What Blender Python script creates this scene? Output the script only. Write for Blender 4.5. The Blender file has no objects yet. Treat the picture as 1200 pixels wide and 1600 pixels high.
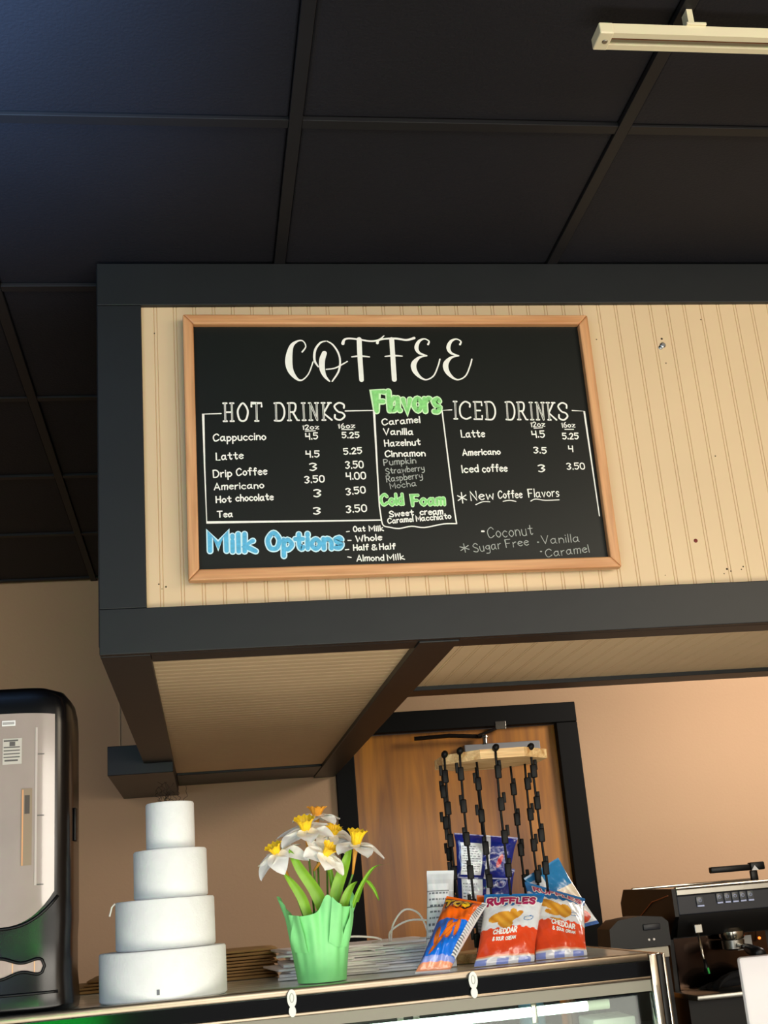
import bpy, bmesh, math, random
from mathutils import Vector, Matrix
from math import sin, cos, pi, radians as RD
C = bpy.context.scene
random.seed(7)
Z0 = 1.87            # height of the soffit's underside above the floor; coordinates below are measured from the soffit's front corner
# ------------------------------------------------------------------ camera
cam = bpy.data.objects.new('camera', bpy.data.cameras.new('camera'))
C.collection.objects.link(cam); C.camera = cam
R_ = Vector((0.98710656, -0.13885538, -0.07962303)); U_ = Vector((0.03213, -0.31542987, 0.9484048)); F_ = Vector((0.15680659, 0.93873489, 0.30690147))
cam.matrix_world = Matrix(((R_.x, U_.x, -F_.x, 0.18861862), (R_.y, U_.y, -F_.y, -2.35341562), (R_.z, U_.z, -F_.z, -0.49538689+Z0), (0, 0, 0, 1)))
cam.data.sensor_fit = 'HORIZONTAL'; cam.data.sensor_width = 36; cam.data.lens = 1876.509*36/1200
cam.data.clip_start = .05; cam.data.clip_end = 60
# ------------------------------------------------------------------ world, lights, exposure
w = bpy.data.worlds.new('room_ambience'); C.world = w; w.use_nodes = True
w.node_tree.nodes['Background'].inputs[0].default_value = (.75, .82, 1, 1); w.node_tree.nodes['Background'].inputs[1].default_value = .2
def area(name, loc, aim, sx, sy, power, col):
    l = bpy.data.lights.new(name, 'AREA'); l.shape = 'RECTANGLE'; l.size = sx; l.size_y = sy; l.energy = power; l.color = col
    o = bpy.data.objects.new(name, l); C.collection.objects.link(o)
    o.location = Vector(loc)+Vector((0, 0, Z0)); o.rotation_euler = (Vector(aim)-Vector(loc)).to_track_quat('-Z', 'Y').to_euler()
    return o
area('shop_window_light', (-2.6, -5.3, -.1), (-.4, 0, .1), 2.4, 1.3, 75, (.62, .80, 1))
area('shop_window_light', (2.2, -5.3, -.1), (1.4, 0, .1), 3.6, 1.3, 120, (1, .92, .80))
area('low_fill_light', (.75, -1.35, -1.15), (.75, .5, 0), 2.2, .7, 20, (1, .95, .84))  # added unseen fill, low in front, to brighten the soffit's underside and fascia
sp = bpy.data.lights.new('blue_uplight', 'SPOT'); sp.energy = 1100; sp.color = (.30, .58, 1); sp.spot_size = RD(75); sp.spot_blend = 1; sp.shadow_soft_size = .08
so = bpy.data.objects.new('blue_uplight', sp); C.collection.objects.link(so); so.location = (-.75, -1.75, -.1+Z0)
so.rotation_euler = (Vector((-.60, -1.25, .86))-Vector((-.75, -1.75, -.1))).to_track_quat('-Z', 'Y').to_euler()
area('pendant_light', (2.6, -2.2, .55), (1.6, 0, -.1), .9, .5, 16, (1, .84, .62))
area('kitchen_light', (2.9, 1.3, .6), (1.8, 2.5, -.6), .6, .6, 34, (1, .88, .78))
area('kitchen_light', (-1.7, 1.2, .7), (-.8, 2.5, -.6), .6, .5, 5, (1, .84, .66))
C.view_settings.view_transform = 'Standard'; C.view_settings.look = 'None'; C.view_settings.gamma = 1
C.view_settings.use_curve_mapping = False; C.view_settings.exposure = 0.15
# ------------------------------------------------------------------ helpers
def lin(h):
    if isinstance(h, str): h = [int(h[i:i+2], 16)/255 for i in (0, 2, 4)]
    return tuple((c/12.92 if c <= .04045 else ((c+.055)/1.055)**2.4) for c in h)
def mat(name, col, rough=.5, metal=0, noise=0, nscale=8, bump=0, bscale=60, emit=None, es=1, trans=0, alpha=1, spec=None, stretch=(1, 1, 1), coat=0):
    m = bpy.data.materials.new(name); m.use_nodes = True; n = m.node_tree.nodes; k = m.node_tree.links; b = n['Principled BSDF']
    c = lin(col); b.inputs['Roughness'].default_value = rough; b.inputs['Metallic'].default_value = metal
    if spec is not None: b.inputs['Specular IOR Level'].default_value = spec
    if coat: b.inputs['Coat Weight'].default_value = coat; b.inputs['Coat Roughness'].default_value = .08
    tc = n.new('ShaderNodeTexCoord'); mp = n.new('ShaderNodeMapping'); mp.inputs['Scale'].default_value = stretch
    k.new(tc.outputs['Object'], mp.inputs[0])
    t = n.new('ShaderNodeTexNoise'); t.inputs['Scale'].default_value = nscale; t.inputs['Detail'].default_value = 5
    k.new(mp.outputs[0], t.inputs['Vector'])
    r = n.new('ShaderNodeMapRange'); r.inputs['From Min'].default_value = .3; r.inputs['From Max'].default_value = .7
    r.inputs['To Min'].default_value = 1-noise; r.inputs['To Max'].default_value = 1+noise*.6
    k.new(t.outputs[0], r.inputs[0])
    x = n.new('ShaderNodeVectorMath'); x.operation = 'SCALE'; x.inputs[0].default_value = c; k.new(r.outputs[0], x.inputs['Scale'])
    k.new(x.outputs[0], b.inputs['Base Color'])
    if bump:
        t2 = n.new('ShaderNodeTexNoise'); t2.inputs['Scale'].default_value = bscale; k.new(mp.outputs[0], t2.inputs['Vector'])
        bp = n.new('ShaderNodeBump'); bp.inputs['Strength'].default_value = bump; bp.inputs['Distance'].default_value = .002
        k.new(t2.outputs[0], bp.inputs['Height']); k.new(bp.outputs[0], b.inputs['Normal'])
    if emit: b.inputs['Emission Color'].default_value = (*lin(emit), 1); b.inputs['Emission Strength'].default_value = es
    if trans: b.inputs['Transmission Weight'].default_value = trans
    if alpha < 1: b.inputs['Alpha'].default_value = alpha
    return m
def wood(name, c1, c2, axis=0, scale=6, rough=.4, dark=None, coat=0):
    m = bpy.data.materials.new(name); m.use_nodes = True; n = m.node_tree.nodes; k = m.node_tree.links; b = n['Principled BSDF']
    b.inputs['Roughness'].default_value = rough; b.inputs['Coat Weight'].default_value = coat; b.inputs['Coat Roughness'].default_value = .15
    tc = n.new('ShaderNodeTexCoord'); mp = n.new('ShaderNodeMapping'); s = [scale*5]*3; s[axis] = scale*.45; mp.inputs['Scale'].default_value = s
    k.new(tc.outputs['Object'], mp.inputs[0])
    t = n.new('ShaderNodeTexNoise'); t.inputs['Scale'].default_value = 1; t.inputs['Detail'].default_value = 6; t.inputs['Distortion'].default_value = .7
    k.new(mp.outputs[0], t.inputs['Vector'])
    cr = n.new('ShaderNodeValToRGB'); e = cr.color_ramp.elements
    e[0].position = .32; e[0].color = (*lin(c2), 1); e[1].position = .66; e[1].color = (*lin(c1), 1)
    k.new(t.outputs[0], cr.inputs[0])
    t2 = n.new('ShaderNodeTexNoise'); mp2 = n.new('ShaderNodeMapping'); s2 = [scale*22]*3; s2[axis] = scale*.9; mp2.inputs['Scale'].default_value = s2
    k.new(tc.outputs['Object'], mp2.inputs[0]); k.new(mp2.outputs[0], t2.inputs['Vector']); t2.inputs['Scale'].default_value = 1
    r = n.new('ShaderNodeMapRange'); r.inputs['From Min'].default_value = .35; r.inputs['From Max'].default_value = .65; r.inputs['To Min'].default_value = .86; r.inputs['To Max'].default_value = 1.04
    k.new(t2.outputs[0], r.inputs[0]); x = n.new('ShaderNodeVectorMath'); x.operation = 'SCALE'
    k.new(cr.outputs[0], x.inputs[0]); k.new(r.outputs[0], x.inputs['Scale']); k.new(x.outputs[0], b.inputs['Base Color'])
    return m
def vcol(name, rough=.3, coat=.3, bump=.5):
    m = bpy.data.materials.new(name); m.use_nodes = True; n = m.node_tree.nodes; k = m.node_tree.links; b = n['Principled BSDF']
    a = n.new('ShaderNodeVertexColor'); a.layer_name = 'print'; k.new(a.outputs[0], b.inputs['Base Color'])
    b.inputs['Roughness'].default_value = rough; b.inputs['Coat Weight'].default_value = coat
    t = n.new('ShaderNodeTexNoise'); t.inputs['Scale'].default_value = 55; tc = n.new('ShaderNodeTexCoord'); k.new(tc.outputs['Object'], t.inputs['Vector'])
    bp = n.new('ShaderNodeBump'); bp.inputs['Strength'].default_value = bump; bp.inputs['Distance'].default_value = .003
    k.new(t.outputs[0], bp.inputs['Height']); k.new(bp.outputs[0], b.inputs['Normal'])
    return m
class M:                                     # a mesh under construction, in scene coordinates
    def __init__(s): s.v = []; s.f = []; s.mi = []; s.cols = None; s.smooth = False
    def quad(s, a, b, c, d): i = len(s.v); s.v += [a, b, c, d]; s.f.append((i, i+1, i+2, i+3)); return s
    def box(s, x0, x1, y0, y1, z0, z1, bev=0):
        if bev:
            b = min(bev, (x1-x0)*.45, (y1-y0)*.45, (z1-z0)*.45); bm = bmesh.new(); bmesh.ops.create_cube(bm, size=1)
            for v in bm.verts: v.co = Vector(((x0+x1)/2+v.co.x*(x1-x0), (y0+y1)/2+v.co.y*(y1-y0), (z0+z1)/2+v.co.z*(z1-z0)))
            bmesh.ops.bevel(bm, geom=bm.edges[:], offset=b, segments=2, affect='EDGES', profile=.5)
            s.addbm(bm); return s
        i = len(s.v); s.v += [(x, y, z) for z in (z0, z1) for y in (y0, y1) for x in (x0, x1)]
        s.f += [tuple(i+j for j in q) for q in ((0, 2, 3, 1), (4, 5, 7, 6), (0, 1, 5, 4), (2, 6, 7, 3), (0, 4, 6, 2), (1, 3, 7, 5))]; return s
    def addbm(s, bm):
        i = len(s.v); bm.verts.index_update(); s.v += [tuple(v.co) for v in bm.verts]; s.f += [tuple(i+v.index for v in f.verts) for f in bm.faces]; bm.free()
    def tube(s, pts, r, n=8, closed=False):
        pts = [Vector(p) for p in pts]; rs = r if isinstance(r, (list, tuple)) else [r]*len(pts); i0 = len(s.v); up = Vector((0, 0, 1)); m = len(pts)
        for j, p in enumerate(pts):
            d = (pts[(j+1) % m]-pts[j-1]) if closed else (pts[min(j+1, m-1)]-pts[max(j-1, 0)])
            d.normalize()
            if j == 0: a = d.orthogonal().normalized()
            else: a = (a-d*a.dot(d)).normalized()
            b = d.cross(a)
            for q in range(n): t = 2*pi*q/n; s.v.append(tuple(p+(a*cos(t)+b*sin(t))*rs[j]))
        for j in range(m if closed else m-1):
            for q in range(n):
                A = i0+j*n; B = i0+((j+1) % m)*n; s.f.append((A+q, A+(q+1) % n, B+(q+1) % n, B+q))
        if not closed: s.f.append(tuple(i0+q for q in range(n-1, -1, -1))); s.f.append(tuple(i0+(m-1)*n+q for q in range(n)))
        return s
    def lathe(s, c, prof, n=32, ax=(0, 0, 1)):   # prof: list of (r, h)
        c = Vector(c); ax = Vector(ax).normalized(); a = ax.orthogonal().normalized(); b = ax.cross(a); i0 = len(s.v)
        for r, h in prof:
            for q in range(n): t = 2*pi*q/n; s.v.append(tuple(c+ax*h+(a*cos(t)+b*sin(t))*max(r, 1e-5)))
        for j in range(len(prof)-1):
            for q in range(n): A = i0+j*n; B = A+n; s.f.append((A+q, A+(q+1) % n, B+(q+1) % n, B+q))
        s.f.append(tuple(i0+q for q in range(n-1, -1, -1))); s.f.append(tuple(i0+(len(prof)-1)*n+q for q in range(n)))
        return s
    def prism(s, poly, z0, z1, fn=lambda x, y, z: (x, y, z)):
        i = len(s.v); n = len(poly); s.v += [fn(x, y, z0) for x, y in poly]+[fn(x, y, z1) for x, y in poly]
        s.f.append(tuple(range(i+n-1, i-1, -1))); s.f.append(tuple(range(i+n, i+2*n)))
        for q in range(n): s.f.append((i+q, i+(q+1) % n, i+n+(q+1) % n, i+n+q))
        return s
    def grid(s, nu, nv, fn, col=None):
        i0 = len(s.v)
        for j in range(nv+1):
            for i in range(nu+1):
                s.v.append(tuple(fn(i/nu, j/nv)))
                if col:
                    if s.cols is None: s.cols = []
                    s.cols.append(col(i/nu, j/nv))
        W = nu+1
        for j in range(nv):
            for i in range(nu): a = i0+j*W+i; s.f.append((a, a+1, a+1+W, a+W))
        return s
    def xf(s, fn, start=0): s.v[start:] = [tuple(fn(Vector(v))) for v in s.v[start:]]; return s
    def ob(s, name, m, parent=None, base=None, **tags):
        xs = list(zip(*s.v))
        if base is None:
            base = Vector(((min(xs[0])+max(xs[0]))/2, (min(xs[1])+max(xs[1]))/2, min(xs[2])))
        else: base = Vector(base)
        pb = parent['_b'] if parent is not None else (0, 0, 0)
        me = bpy.data.meshes.new(name)
        me.from_pydata([tuple(Vector(v)-base) for v in s.v], [], s.f); me.validate(clean_customdata=False)
        bm = bmesh.new(); bm.from_mesh(me)
        if s.cols is None: bmesh.ops.recalc_face_normals(bm, faces=bm.faces)
        bm.to_mesh(me); bm.free()
        for q in (m if isinstance(m, list) else [m]): me.materials.append(q)
        if s.smooth:
            me.polygons.foreach_set('use_smooth', [True]*len(me.polygons))
            if s.smooth != 'all': me.set_sharp_from_angle(angle=RD(38))
        if s.cols:
            at = me.color_attributes.new('print', 'FLOAT_COLOR', 'POINT')
            at.data.foreach_set('color', [x for c in s.cols for x in (*c, 1)])
        o = bpy.data.objects.new(name, me); C.collection.objects.link(o)
        if parent is not None: o.parent = parent; o.location = base-Vector(pb)
        else: o.location = base+Vector((0, 0, Z0))
        o['_b'] = tuple(base)
        for k, v in tags.items(): o[k] = v
        return o
def sm(kind=True): m = M(); m.smooth = kind; return m
def thing(name, base, label=None, cat=None, group=None, kind=None):
    o = bpy.data.objects.new(name, None); C.collection.objects.link(o); o.empty_display_size = .05
    o.location = Vector(base)+Vector((0, 0, Z0)); o['_b'] = tuple(base)
    if label: o['label'] = label
    if cat: o['category'] = cat
    if group: o['group'] = group
    if kind: o['kind'] = kind
    return o
# ------------------------------------------------------------------ materials
BLK = mat('black_paint', '171a1d', .45, spec=.35, noise=.12, nscale=5, bump=.15, bscale=25)
TILE = mat('black_ceiling_tile', '1a1a21', .7, spec=.25, noise=.15, nscale=3, bump=.5, bscale=160)
TBAR = mat('dark_grid_metal', '1b1a1d', .55, spec=.25, noise=.1)
TAN = mat('beige_beadboard_paint', 'd8bd98', .55, noise=.05, nscale=3, bump=.1, bscale=12)
WALL = mat('tan_wall_paint', 'bd9b7a', .8, noise=.04, nscale=1.5, bump=.25, bscale=90)
FLOOR = mat('floor_tile', 'a8977d', .5, noise=.1, nscale=2)
GLOSSBLK = mat('gloss_black', '020203', .1, spec=.25)
CASING = mat('black_casing', '060606', .6, spec=.15)
CHROME = mat('brushed_chrome', 'c9c4b8', .2, 1, noise=.06, nscale=30)
EDGE = mat('satin_edge_metal', '8c8172', .28, 1, noise=.15, nscale=6, stretch=(1, 1, 1))
STEEL = mat('steel', '9c9a92', .33, 1, noise=.1, nscale=12)
FRAMEW = wood('light_oak', 'dda878', 'c08555', 0, 7, .45)
DOORW = wood('varnished_door_wood', 'c27c12', '733f04', 2, 2.2, .45, coat=.08)
RACKW = wood('pale_rack_wood', 'f2d29c', 'bd8a50', 0, 14, .6)
CHALK = mat('chalkboard_black', '0b100d', .4, spec=.35, noise=.25, nscale=3)
WH = mat('chalk_white', 'f4f4ee', .8, noise=.06, nscale=60)
GREYCH = mat('chalk_faint', 'a9ada9', .9, noise=.3, nscale=80)
GRN = mat('chalk_green', '8fdc84', .8, noise=.22, nscale=130)
GRNO = mat('chalk_green_outline', 'd4f7c6', .8)
BLU = mat('chalk_blue', '5cb6e2', .8, noise=.2, nscale=130)
BLUO = mat('chalk_blue_outline', 'cdeefb', .8)
DARKT = CHALK
FOAM = mat('white_styrofoam', 'eef0f0', .75, noise=.03, nscale=50, bump=.3, bscale=220)
BPLAST = mat('black_plastic', '060608', .4, spec=.3)
# ------------------------------------------------------------------ room shell
H = .86; FZ = -1.87; YW = 2.59; XL = -3.4; XR = 4.2; YB = -5.6
M().box(XL, XR, YB, YW, FZ-.1, FZ).ob('floor', FLOOR, kind='structure')
DX0, DX1, DZ1 = .80, 1.672, .16      # door opening
wb = M(); wb.box(XL, DX0, YW, YW+.12, FZ, H+.05); wb.box(DX1, XR, YW, YW+.12, FZ, H+.05); wb.box(DX0, DX1, YW, YW+.12, DZ1, H+.05)
wb.ob('wall_back', WALL, kind='structure')
M().box(-.134, -.128, YW-.004, YW, .063, H-.001).ob('trim_1', mat('wall_seam_paint', 'c3a682', .7), kind='structure', label='thin vertical seam strip on the tan back wall')
M().box(XL-.12, XL, YB, YW, FZ, H+.05).ob('wall_left', WALL, kind='structure')
M().box(XR, XR+.12, YB, YW, FZ, H+.05).ob('wall_right', WALL, kind='structure')
wf = M(); wf.box(XL, XR, YB-.12, YB, FZ, FZ+.3); wf.box(XL, XR, YB-.12, YB, .25, H+.05)
for a, b in ((XL, -3.2), (-.9, .1), (4.0, XR)): wf.box(a, b, YB-.12, YB, FZ+.3, .25)
wf.ob('wall_front', WALL, kind='structure')
# ceiling: tiles 61 cm square in a metal grid
S = .6096; Y0 = -.498; XB = [-.229-S*3-.045, -.229-S*2-.03, -.229-S-.015, -.229, .395, 1.02, 1.645, 2.27, 2.895]
ceil = thing('ceiling', (0, 0, H), kind='structure')
M().box(XL, XR, YB, YW, H+.03, H+.06).ob('ceiling_deck', TILE, ceil)
tm = {}
rows = [Y0+S*k for k in range(-3, 6)]
for r in range(len(rows)-1):
    for c in range(len(XB)-1):
        x0, x1, y0, y1 = XB[c]+.013, XB[c+1]-.013, rows[r]+.013, min(rows[r+1]-.013, YW-.004)
        if y0 > YW: continue
        key = (round(x1-x0, 3), round(y1-y0, 3)); dz = random.uniform(0, .004)
        if key not in tm:
            o = M().box(x0, x1, y0, y1, H+.004, H+.02, .004).ob('ceiling_tile', TILE, ceil); tm[key] = o
        else:
            o = tm[key].copy(); C.collection.objects.link(o)
            o.location = Vector(((x0+x1)/2, (y0+y1)/2, .004+dz))
for x in XB: M().box(x-.012, x+.012, rows[0]-.02, YW-.002, H-.001, H+.012, .001).ob('grid_bar', TBAR, ceil)
for y in rows:
    for c in range(len(XB)-1): M().box(XB[c]+.0125, XB[c+1]-.0125, y-.012, y+.012, H, H+.012, .001).ob('grid_bar', TBAR, ceil)
M().box(XL, XR, YB, rows[0]-.03, H+.002, H+.025).ob('ceiling_field', TILE, ceil)
M().box(XB[-1]+.02, XR, rows[0], YW, H+.002, H+.025).ob('ceiling_field', TILE, ceil)
M().box(XL, XB[0]-.02, rows[0], YW, H+.002, H+.025).ob('ceiling_field', TILE, ceil)
# ------------------------------------------------------------------ soffit: black boards framing beige beadboard
sof = thing('soffit', (0, 0, 0), kind='structure'); XE = 3.2
P = .0415; BD = .0105          # bead pitch; panels sit this deep behind the boards
core = M().box(.012, XE, .03, .70, .03, H-.001); core.box(.012, .71, .70, YW-.001, .03, H-.001); core.ob('core', BLK, sof)
def beads(a0, a1, first):      # profile across the beads: (position, depth)
    out = [(a0, 0)]; k = first
    while k < a1-.01:
        if k > a0+.01:
            for d in (-.0031, .0031): out += [(k+d-.001, 0), (k+d, .0018), (k+d+.001, 0)]
        k += P
    out.append((a1, 0)); return out
def beadpanel(a0, a1, first, b0, b1, fn, name, m=TAN):
    pr = beads(a0, a1, first); q = M()
    for b in (b0, b1): q.v += [fn(a, b, d) for a, d in pr]
    n = len(pr); q.f += [(i, i+1, n+i+1, n+i) for i in range(n-1)]
    i = len(q.v); q.v += [fn(a, b, .012) for b in (b0, b1) for a in (a0, a1)]
    q.f += [(i, i+1, i+3, i+2)]
    return q.ob(name, m, sof)
beadpanel(.085, XE, 1.1175-P*24, .085, .765, lambda a, b, d: (a, BD+d, b), 'front_panel')
beadpanel(.08, 2.21, .115, .09, .645, lambda a, b, d: (b, a, BD+d), 'underside_panel')
beadpanel(.71, XE, .75, .08, .63, lambda a, b, d: (a, b, BD+d), 'underside_panel')
def board(*a): M().box(*a, .0015).ob('trim_board', BLK, sof)
board(0, XE, -.002, .018, .7585, H-.001); board(0, .092, -.001, .018, .0915, .758); board(0, XE, -.002, .018, 0, .091)
board(0, .0965, .019, 2.2, -.001, .018); board(.0975, .6345, .019, .0885, 0, .018); board(.7205, XE, .019, .0885, 0, .018)
board(.635, .7195, .019, YW-.002, -.003, .018); board(.7205, XE, .622, .712, 0, .018)
board(.0975, .6345, 2.215, YW-.002, .002, .018)
board(-.003, .012, .019, YW-.002, .02, H-.001)
beam = M().box(-.118, .096, 1.76, YW-.002, -.034, .062, .002).ob('wall_beam', BLK, sof)
NAIL = mat('nail_hole', '3a2a1c', .9); SCR = mat('zinc_screw', 'b9bcc0', .35, 1); RED = mat('red_wall_plug', '6e1c14', .6)
def dot(x, z, r, m, name, dy=.003):
    sm().lathe((x, BD+.001, z), [(r, 0), (r, dy*.6), (r*.6, dy)], 10, (0, -1, 0)).ob(name, m, sof)
dot(1.258, .655, .0068, SCR, 'screw_head', .006); dot(1.252, .650, .005, mat('grey_washer', '7d848a', .4, 1), 'washer', .003)
dot(1.259, .189, .0045, RED, 'wall_plug')
for x, z, r in ((1.2585, .672, .0035), (1.259, .611, .002), (1.338, .383, .0022), (1.103, .672, .002), (1.361, .72, .002), (.119, .697, .0016), (.116, .141, .002), (.13, .135, .0025), (.122, .131, .0013), (1.319, .123, .003), (1.327, .118, .002), (1.357, .127, .0022), (1.352, .121, .002), (1.178, .115, .0014), (1.311, .113, .0018)):
    dot(x, z, r, NAIL, 'nail_hole', .0012)
# ------------------------------------------------------------------ menu board
BW, BH = .8964, .588; ang = RD(-.5); bc = (.6228, -.004, .4256-BH/2)
mb = thing('menu_board', bc, 'wood framed chalkboard coffee menu hanging on the beige soffit panel', 'menu board'); mb.rotation_euler = (0, -ang, 0)
cz = .4256; cx = .6228
def bp(u, v, y): return (cx+u/1000, y, cz+v/1000)
iw, ih = .426, .2705; ow, oh = BW/2, BH/2
M().box(cx-iw-.004, cx+iw+.004, -.012, -.004, cz-ih-.004, cz+ih+.004).ob('slate', CHALK, mb)
def rail(poly, rot, name='frame_rail'):
    q = M(); q.prism(poly, 0, 1, lambda x, y, z: (x, -.027+.023*z, y)); i = len(q.v)
    c = Vector((sum(p[0] for p in poly)/4, 0, sum(p[1] for p in poly)/4))
    base = Vector((c.x, 0, c.z))
    if rot:                                        # grain runs along the rail: build it lying down, then stand it up
        q.xf(lambda v: base+Matrix.Rotation(pi/2, 3, 'Y') @ (v-base))
    o = q.ob(name, FRAMEW, mb, base=base)
    if rot: o.rotation_euler = (0, -pi/2, 0)
    bv = o.modifiers.new('edge', 'BEVEL'); bv.width = .0035; bv.segments = 2
    return o
X0, X1, Z_0, Z_1 = cx-ow, cx+ow, cz-oh, cz+oh; x0, x1, z0, z1 = cx-iw, cx+iw, cz-ih, cz+ih
rail([(X0, Z_1), (X1, Z_1), (x1, z1), (x0, z1)], 0); rail([(X0, Z_0), (x0, z0), (x1, z0), (X1, Z_0)], 0)
rail([(X0, Z_0), (X0, Z_1), (x0, z1), (x0, z0)], 1); rail([(X1, Z_0), (x1, z0), (x1, z1), (X1, Z_1)], 1)
# single-stroke handwriting: x digit, then a letter for the height (a=-4, e=baseline, k=x-height, o=cap)
G = {'A': '-0e3o6e -1h5h', 'C': '6m4o1m0j1f3e6g', 'D': '-0e0o 0o3o5m6j5g3e0e', 'E': '-5o0o0e5e -0j4j', 'F': '-5o0o0e -0j4j', 'H': '-0o0e -5o5e -0j5j', 'I': '-0o0e', 'K': '-0o0e -5o0i5e',
 'L': '-0o0e4e', 'M': '-0e0o3h6o6e', 'N': '-0e0o5e5o', 'O': '3o1m0j1f3e5f6j5m3o', 'P': '-0e0o 0o3o5m3j0j', 'R': '-0e0o 0o3o5m3j0j -2j5e', 'S': '5m3o1n0l2j4i5g4e2e0f', 'T': '-0o6o -3o3e', 'V': '-0o3e6o',
 'W': '-0o2e4l6e8o', 'U': '0o0h2e4e6h6o', 'a': '4j2k0i0g1e3f4h -4k4f5e', 'b': '-0o0e 0h2k4i4f2e0f', 'c': '4j2k0i0g2e4f', 'd': '4i2k0i0g2e4g -4o4e', 'e': '0h4i4j2k0i0g2e4f', 'f': '4n3o2n2l2e -0k4k', 'g': '4j2k0i1g3g4i 4k4d3b0b',
 'h': '-0o0e 0i2k4i4e', 'i': '-0k0e -0m0n', 'k': '-0o0e -3k0h4e', 'l': '-0o0e', 'm': '-0k0e 0i1k3k3e 3i4k6k6e', 'n': '-0k0e 0i2k4i4e', 'o': '2k0i0g2e4g4i2k', 'p': '-0k0a 0i2k4i4g2e0f', 'r': '-0k0e 0i2k3k',
 's': '3j2k0j1h3g2e0e', 't': '2n2g3e4f -0k4k', 'u': '0k0g1e3e4g -4k4e', 'v': '-0k2e4k', 'w': '-0k1e3j5e6k', 'x': '-0k4e -4k0e', 'y': '0k0h2g4h 4k4d2b0b', 'z': '-0k4k0e4e', '0': '2o0m0g2e4g4m2o', '1': '-0m1o1e',
 '2': '0m2o4m3j0e -0e4e', '3': '0n2o4m2j4h2e0f', '4': '-0o0j4j -4o4e', '5': '-4o0o0k 0k3k4h2e0f', '6': '3o1l0h1e3e4g3j0i', '.': '-0e0f', '-': '-0i3i', '*': '-0l6g -0g6l -3o3d', '&': '5e1l2o4m0h1e3e5h', '%': '-0e4o -0n0o -4e4f'}
GS = {'H': '-0o2o -0e2e -1o1e -4o6o -4e6e -5o5e -1j5j', 'O': G['O'], 'T': '-0m0o6o6m -3o3e -2e4e', 'D': '0o4o6l6h4e0e -1o1e', 'R': '-1o1e -0e2e 0o4o5m4j1j -3j6e7e', 'I': '-0o2o -0e2e -1o1e', 'N': '-0o1o -1o1e -0e2e -1o5e -5e5o -4o6o',
 'K': '-1o1e -0o2o -0e2e -5o1i6e -4o6o', 'S': '6l6n3o0m2j5i6g3e0f0h', 'C': '6l6n3o0l0g3e6f', 'E': '-0o5o5m -0e5e5g -1o1e -1j4j'}
def cat(pts, n=4):
    if len(pts) < 3: return pts
    cl = pts[0] == pts[-1]; q = ([pts[-2]] if cl else [pts[0]])+pts+([pts[1]] if cl else [pts[-1]]); out = []
    for i in range(1, len(q)-2):
        for k in range(n):
            t = k/n; out.append(tuple(.5*(2*b+(c-a)*t+(2*a-5*b+4*c-d)*t*t+(3*b-a-3*c+d)*t**3) for a, b, c, d in zip(*q[i-1:i+3])))
    out.append(tuple(pts[-1])); return out
def glyph(ch, st='n'):
    d = (GS if st == 's' else G).get(ch)
    if not d: return [], 3
    res = []; mx = 0
    for s in d.split():
        straight = s[0] == '-' and len(s) > 2; s = s[1:] if straight else s
        pts = [(int(s[i]), ord(s[i+1])-101) for i in range(0, len(s), 2)]; mx = max(mx, max(p[0] for p in pts))
        res.append(pts if straight else cat(pts))
    return res, mx
def layout(s, x0, y0, x1, y1, cap, st='n', jit=.25):    # strokes of a word fitted between two baseline points
    gl = [glyph(c, st) for c in s]; gap = 2.2; wid = sum(g[1] for g in gl)+gap*(len(s)-1); L = math.hypot(x1-x0, y1-y0)
    sx = L/max(wid, 1); ux, uy = (x1-x0)/L, (y1-y0)/L; out = []; cur = 0
    for g, mx in gl:
        jy = random.uniform(-jit, jit); sl = random.uniform(-.02, .03)
        for st_ in g: out.append([(x0+(cur+px)*sx*ux-(py+jy)*cap/10*uy+sl*py*cap/10, y0+(cur+px)*sx*uy+(py+jy)*cap/10*ux) for px, py in st_])
        cur += mx+gap
    return out
def ribbon(q, pts, wd, fn, lift):                       # a flat chalk stroke with round ends; fn maps (u, v, lift) to space
    closed = len(pts) > 3 and math.dist(pts[0], pts[-1]) < 1e-6
    n = len(pts); ws = wd if isinstance(wd, (list, tuple)) else [wd]*n; L = []; Rr = []
    for i, p in enumerate(pts):
        a = pts[max(i-1, 0)]; b = pts[min(i+1, n-1)]
        if closed and i in (0, n-1): a, b = pts[-2], pts[1]
        dx, dy = b[0]-a[0], b[1]-a[1]; l = math.hypot(dx, dy) or 1; dx /= l; dy /= l
        f = 1.0
        if 0 < i < n-1:
            e1 = (p[0]-a[0], p[1]-a[1]); l1 = math.hypot(*e1) or 1; cs = abs((e1[0]*dx+e1[1]*dy)/l1); f = min(1/max(cs, .4), 1.8)
        h = ws[i]/2*f; L.append((p[0]-dy*h, p[1]+dx*h)); Rr.append((p[0]+dy*h, p[1]-dx*h))
    i0 = len(q.v); q.v += [fn(*p, lift) for p in L]+[fn(*p, lift) for p in Rr]
    q.f += [(i0+i, i0+n+i, i0+n+i+1, i0+i+1) for i in range(n-1)]
    for e, o in (() if closed else ((0, 1), (n-1, n-2))):
        dx, dy = pts[e][0]-pts[o][0], pts[e][1]-pts[o][1]; l = math.hypot(dx, dy) or 1; dx /= l; dy /= l; h = ws[e]/2; j = len(q.v)
        cap = [(pts[e][0]+h*(dx*sin(t)-dy*cos(t)), pts[e][1]+h*(dy*sin(t)+dx*cos(t))) for t in [pi*k/6 for k in range(7)]]
        q.v += [fn(*p, lift) for p in cap]; q.f.append(tuple(range(j, j+7)))
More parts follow.
